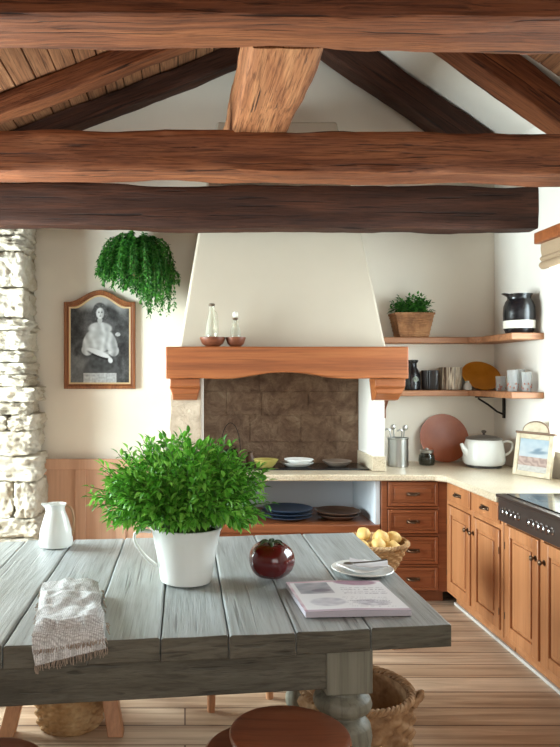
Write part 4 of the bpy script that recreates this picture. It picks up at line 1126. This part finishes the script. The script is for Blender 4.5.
def glass_cup(x, y, r, h, label, dots=True):
    g = thing('drinking_glass', label, 'glass', (x, y, LS), group='glasses on the lower shelf')
    mb = MB(); mb.lathe([(r*.8, 0), (r*.86, .003), (r, h), (r-.003, h), (r*.84-.002, .010), (.001, .009)], 28, capt=False); mb.build('body', glass('tumbler_glass', (244, 246, 246), milk=.30), g)
    if dots:
        mb = MB(); random.seed(int(x*1000))
        for k in range(12):
            a = random.uniform(0, 2*PI); zz = random.uniform(.012, h*.42); rr = r*(.86+.14*zz/h)+.0005; mb.ball((rr*math.cos(a), rr*math.sin(a), zz), .006, .006, .008, 8, 6)
        mb.build('dot_decoration', plain('red_brown_dots', (150, 96, 84), .4), g)
glass_cup(2.345, 5.20, .036, .11, 'short dotted glass, leftmost of the glasses on the lower shelf')
glass_cup(2.355, 5.03, .038, .155, 'tall dotted glass in front of the other glasses')
glass_cup(2.435, 5.09, .034, .16, 'tall clear glass nearest the wall on the lower shelf', False)
glass_cup(2.425, 4.97, .033, .14, 'dotted glass at the right end of the lower shelf')

# ------------------------------------------------------------------ things on the table
TZ = .7625
# pitcher at the far left edge
pc = thing('ceramic_pitcher', 'white ceramic pitcher at the far edge of the grey table', 'pitcher', (-.645, 3.50, TZ))
mb = MB(); pr = [(.070, 0), (.080, .004), (.084, .025), (.078, .08), (.060, .14), (.046, .175), (.044, .192), (.050, .208), (.052, .212), (.046, .212), (.040, .19), (.05, .14), (.074, .05), (.001, .012)]
mb.lathe(pr, 48, capt=False)
mb.v = [(x-(.022*max(0, (z-.17)/.042) if (x < -.03 and abs(y) < .025) else 0), y, z) for x, y, z in mb.v]
mb.build('body', white_cer, pc)
mb = MB(); mb.tube([(.042, 0, .198), (.068, 0, .200), (.084, 0, .180), (.090, 0, .13), (.088, 0, .08), (.078, 0, .045)], .0065, 10); mb.build('handle', plain('tan_cane', (166, 128, 92), .5), pc, sub=1)
# red ceramic tomato
tm = thing('ceramic_tomato', 'glossy dark red glass tomato with a green calyx on the table', 'ornament', (.362, 2.94, TZ)); tm.scale = (1, 1, .93)
mb = MB(); vs = []; seg = 60; rings = 26; R = .096
for i in range(rings+1):
    t = PI*i/rings
    for k in range(seg):
        a = 2*PI*k/seg; lob = 1+.035*math.cos(5*a)*math.sin(t)**.5
        rr = R*math.sin(t)**.80*lob if 0 < i < rings else .0005; z = .085+.085*math.cos(t)
        z -= .022*math.exp(-(rr/.028)**2) if t < PI/2 else -.006*math.exp(-(rr/.05)**2)
        vs.append((rr*math.cos(a), rr*math.sin(a), z))
fs = []
for i in range(rings):
    for k in range(seg): fs.append((i*seg+k, (i+1)*seg+k, (i+1)*seg+(k+1) % seg, i*seg+(k+1) % seg))
mb.add(vs, fs)
tmat = plain('deep_red_glass', (84, 10, 12), .14, 0, .5, var=10, scale=4); tmat.node_tree.nodes['Principled BSDF'].inputs['Coat Weight'].default_value = .3
mb.build('fruit', tmat, tm)
mb = MB(); random.seed(2)
for k in range(6):
    a = 2*PI*k/6+.3; pts = []
    for i in range(7):
        t = i/6; r = .008+.062*t; z = .150+.020*math.sin(PI*min(1, t*1.2))*.6+.006-.012*t*t; pts.append((r*math.cos(a+.25*t), r*math.sin(a+.25*t), z+.004))
    mb.tube(pts, [.006, .009, .010, .009, .007, .004, .0015], 8, flat=.35)
mb.tube([(0, 0, .150), (.003, 0, .165), (.010, 0, .180)], [.007, .005, .005], 8)
mb.build('calyx', plain('dark_green_calyx', (50, 70, 36), .5), tm)
# plate with folded papers
pl = dish('plate', .765, 3.02, TZ, .132, .022, white_cer, 'white plate holding folded napkins near the right edge of the table', 'plate')
nap = MB(); 
def sheet(mb, c, w_, h_, rz, z, th, curl):
    n = 10; vs = []
    for i in range(n+1):
        for j in range(n+1):
            x, y = (i/n-.5)*w_, (j/n-.5)*h_; zz = z+curl*(x/w_*2)**2*.5+.004*mn.noise(Vector((x*20, y*20, z*50)))
            X = x*math.cos(rz)-y*math.sin(rz)+c[0]; Y = x*math.sin(rz)+y*math.cos(rz)+c[1]; vs.append((X, Y, zz))
    m = (n+1)*(n+1); vs += [(x, y, zz-th) for x, y, zz in vs]
    fs = []
    for i in range(n):
        for j in range(n):
            a = i*(n+1)+j; fs.append((a, a+n+1, a+n+2, a+1)); fs.append((m+a, m+a+1, m+a+n+2, m+a+n+1))
    for i in range(n):
        a = i*(n+1); c2 = (i+1)*(n+1); fs += [(a, m+a, m+c2, c2)[::-1], (a+n, c2+n, m+c2+n, m+a+n)[::-1], (i, i+1, m+i+1, m+i)[::-1], (n*(n+1)+i, m+n*(n+1)+i, m+n*(n+1)+i+1, n*(n+1)+i+1)[::-1]]
    mb.add(vs, fs)
sheet(nap, (.0, .0), .15, .13, .4, .020, .006, .02)
linen_w = plain('white_linen', (226, 224, 222), .9, spec=.1, bump=.3, bscale=200)
tag(nap.build('napkin', linen_w, loc=(.755, 3.025, TZ+.003)), 'lower folded white napkin on the plate', 'napkin')
nap = MB(); sheet(nap, (0, 0), .16, .10, -.25, .030, .005, .016)
tag(nap.build('napkin', plain('grey_linen', (206, 202, 204), .9, spec=.1), loc=(.79, 3.015, TZ+.013)), 'upper folded grey napkin sticking out over the plate rim', 'napkin')
mb = MB(); mb.tube([(-.07, 0, 0), (.03, 0, .003), (.09, .01, .006)], [.004, .003, .004], 8); mb.ball((-.085, 0, 0), .024, .014, .005, 12, 6)
tag(mb.build('spoon', plain('dark_spoon', (92, 84, 74), .4, .3), loc=(.78, 2.99, TZ+.054), rot=(0, 0, .15)), 'dark spoon lying on the napkins', 'spoon')

# magazine
mg = thing('magazine', 'open glossy magazine with pale pink and grey pages near the table edge', 'magazine', (.605, 2.652, TZ), math.radians(3.0))
c4 = [Vector((.405, 2.845)), Vector((.789, 2.87)), Vector((.812, 2.514)), Vector((.437, 2.49))]
MW, MH = .38, .355
def page(u, v):
    c = [236, 236, 240]
    def mixc(c, d, k): return [a+(b2-a)*k for a, b2 in zip(c, d)]
    if .07 < u < .42 and .55 < v < .93:
        k = .5+.5*N(u, v, 9, 1); c = mixc([140, 148, 158], [206, 200, 208], k); c = mixc(c, [120, 110, 124], ell(u, v, .3, .66, .1, .05)*.6)
    elif v > .95 or u < .03: c = mixc(c, [200, 160, 176], .5+.4*N(u, v, 6))
    if u > .48 and v > .80: c = mixc(c, [150, 112, 134], .75*ell(u, v, .72, .93, .22, .10)+.2*max(0, N(u, v, 14, 4)))
    if .5 < u < .95 and .52 < v < .78 and int(v*60) % 4 == 0 and N(u*4, v, 14, 9) > -.1: c = mixc(c, [138, 132, 146], .6)
    if .07 < u < .9 and .10 < v < .45:
        k = max(ell(u, v, .28, .28, .17, .13), ell(u, v, .7, .24, .18, .10)); c = mixc(c, [178, 176, 190], k*(.5+.5*N(u, v, 12, 3)))
        if u > .45 and int(v*70) % 4 == 0 and N(u*5, v, 16, 2) > 0: c = mixc(c, [120, 118, 132], .5)
    if v < .05: c = mixc(c, [170, 140, 162], .6)
    return c
mb = MB(); n = 16
def topz(x): return .020+.0035*math.exp(-((x+.01)/.09)**2)
vs = []
for i in range(n+1):
    x = -MW/2+MW*i/n; vs += [(x, -MH/2, 0), (x, MH/2, 0), (x, MH/2, topz(x)), (x, -MH/2, topz(x))]
fs = [(0,3,2,1), (n*4, n*4+1, n*4+2, n*4+3)]
for i in range(n):
    for j in range(4): fs.append((i*4+j, i*4+4+j, i*4+4+(j+1) % 4, i*4+(j+1) % 4)[::-1])
mb.add(vs, fs)
edge_t = NT('page_edges'); wv = edge_t.n('ShaderNodeTexWave'); wv.bands_direction = 'Z'; wv.inputs['Scale'].default_value = 90; edge_t.l(edge_t.coord(), wv.inputs['Vector'])
edge_t.l(edge_t.ramp(wv.outputs['Fac'], [(0, (150, 140, 152)), (1, (214, 208, 216))]), edge_t.p.inputs['Base Color']); edge_t.set(.7)
mb.build('page_block', edge_t.m, mg)
d = grid_picture(MW, MH, 90, 84, page); vs = [(x, z-MH/2, topz(x)+.0008) for x, y, z in d[0]]
put_picture('top_page', (vs, d[1], d[2]), paper_m, mg)

# folded linen towel hanging over the near edge
tw = thing('linen_towel', 'folded grey woven towel with fringe hanging over the near table edge', 'towel', (-.362, 2.50, TZ))
random.seed(8)
yn = ynear(-.375)-.006-2.50
def cloth(mb, x0, x1, ytop, over, z, th, skew, seed, bul=.012):
    nx, ny = 30, 60; vs = []
    length = (ytop-yn)+over
    for j in range(ny+1):
        for i in range(nx+1):
            u = i/nx; s_ = (length+over*(.35-.9*u))*j/ny; x = x0+(x1-x0)*u+skew*(1-j/ny)+.010*mn.noise(Vector((u*2, j*.08, seed)))
            lim = ytop-yn; rb = .012+z
            e = SL*(x)          # follow the slanted table edge
            if s_ < lim-rb: y, zz = ytop-s_+e*(s_/lim), z
            else:
                q = s_-(lim-rb); ar = rb*PI/2
                if q < ar: a = q/rb; y, zz = yn+rb*(1-math.sin(a))-rb*0+e-.0, z-rb*(1-math.cos(a))
                else: y, zz = yn+e, z-rb-(q-ar)
                y -= .004
            wv = bul*(mn.noise(Vector((x*9, s_*7, seed)))+.5*mn.noise(Vector((x*24, s_*18, seed+3))))
            edge_ = min(1, min(u, 1-u)*9)
            if s_ < lim-rb: zz += max(0, wv*edge_+.35*bul)+ (.5*bul*edge_)
            else: y -= abs(wv)*.7
            vs.append((x, y, zz))
    m = len(vs); nx1 = nx+1
    vs2 = []
    for j in range(ny+1):
        for i in range(nx1):
            x, y, zz = vs[j*nx1+i]; s_ = (length+over*(.35-.9*i/nx))*j/ny
            if s_ < (ytop-yn)-.012: vs2.append((x, y, zz-th))
            else: vs2.append((x, y+th, zz-th*.3))
    fs = []
    for j in range(ny):
        for i in range(nx):
            a = j*nx1+i; fs.append((a, a+nx1, a+nx1+1, a+1)); fs.append((m+a, m+a+1, m+a+nx1+1, m+a+nx1))
    for j in range(ny):
        a = j*nx1; fs += [(a, m+a, m+a+nx1, a+nx1)[::-1], (a+nx, a+nx1+nx, m+a+nx1+nx, m+a+nx)[::-1]]
    for i in range(nx): fs += [(i, i+1, m+i+1, m+i)[::-1], (ny*nx1+i, m+ny*nx1+i, m+ny*nx1+i+1, ny*nx1+i+1)[::-1]]
    mb.add(vs+vs2, [f[::-1] for f in fs]); return vs[ny*nx1:]
def towmat():
    t = NT('woven_linen'); a = t.n('ShaderNodeTexWave'); a.bands_direction = 'X'; a.inputs['Scale'].default_value = 45; a.inputs['Distortion'].default_value = 1.5
    b2 = t.n('ShaderNodeTexWave'); b2.bands_direction = 'Y'; b2.inputs['Scale'].default_value = 45; b2.inputs['Distortion'].default_value = 1.5
    t.l(t.coord(), a.inputs['Vector']); t.l(t.coord(), b2.inputs['Vector'])
    m = t.n('ShaderNodeMath', operation='MULTIPLY'); t.l(a.outputs['Fac'], m.inputs[0]); t.l(b2.outputs['Fac'], m.inputs[1])
    n = t.noise(t.coord(), 30, 3)
    c = t.mix(.35, t.ramp(m.outputs[0], [(0, (176, 174, 172)), (.6, (236, 236, 236))]), t.ramp(n, [(.35, (196, 196, 194)), (.6, (236, 236, 236))]))
    sp = t.noise(t.coord(), 160, 2, .6); c = t.mix(.38, c, t.ramp(sp, [(.36, (120, 114, 108)), (.52, (255, 255, 255))]), 'MULTIPLY')
    t.l(c, t.p.inputs['Base Color']); t.bump(sp, .9, .006); t.set(.95, 0, .08); return t.m
lin_m = towmat(); fr_m = plain('fringe_thread', (158, 142, 128), .95, spec=.1)
mb = MB(); e1 = cloth(mb, -.112, .112, .225, .052, .012, .010, -.085, 2, .012); mb.build('lower_fold', lin_m, tw, angle=70)
mb = MB(); e2 = cloth(mb, -.112, .108, .235, .026, .038, .020, -.085, 5, .022); mb.build('upper_fold', lin_m, tw, angle=70)
mb = MB()
for e, ln_ in ((e1, .026), (e2, .016)):
    for i in range(0, len(e)):
        p = Vector(e[i])
        for q in range(2):
            a = p+Vector((random.uniform(-.004, .004), .002, .004)); c = a+Vector((random.uniform(-.006, .006), random.uniform(-.008, .0), -ln_*random.uniform(.6, 1.2)))
            mb.tube([a, a.lerp(c, .5)+Vector((random.uniform(-.003, .003), -.002, 0)), c], .0014, 4)
for k in range(60):       # loose loops along the side hems
    s_ = -1 if k % 3 else 1; y = random.uniform(yn+.02, .21); x = (-.116 if s_ < 0 else .112)-.085*(y-yn)/(.27-yn)
    a = Vector((x, y+SL*x*.5, .030)); c = a+Vector((s_*random.uniform(.004, .014), random.uniform(-.01, .01), -random.uniform(.002, .02)))
    mb.tube([a, a.lerp(c, .5)+Vector((0, 0, .004)), c], .0015, 4)
mb.build('fringe', fr_m, tw)
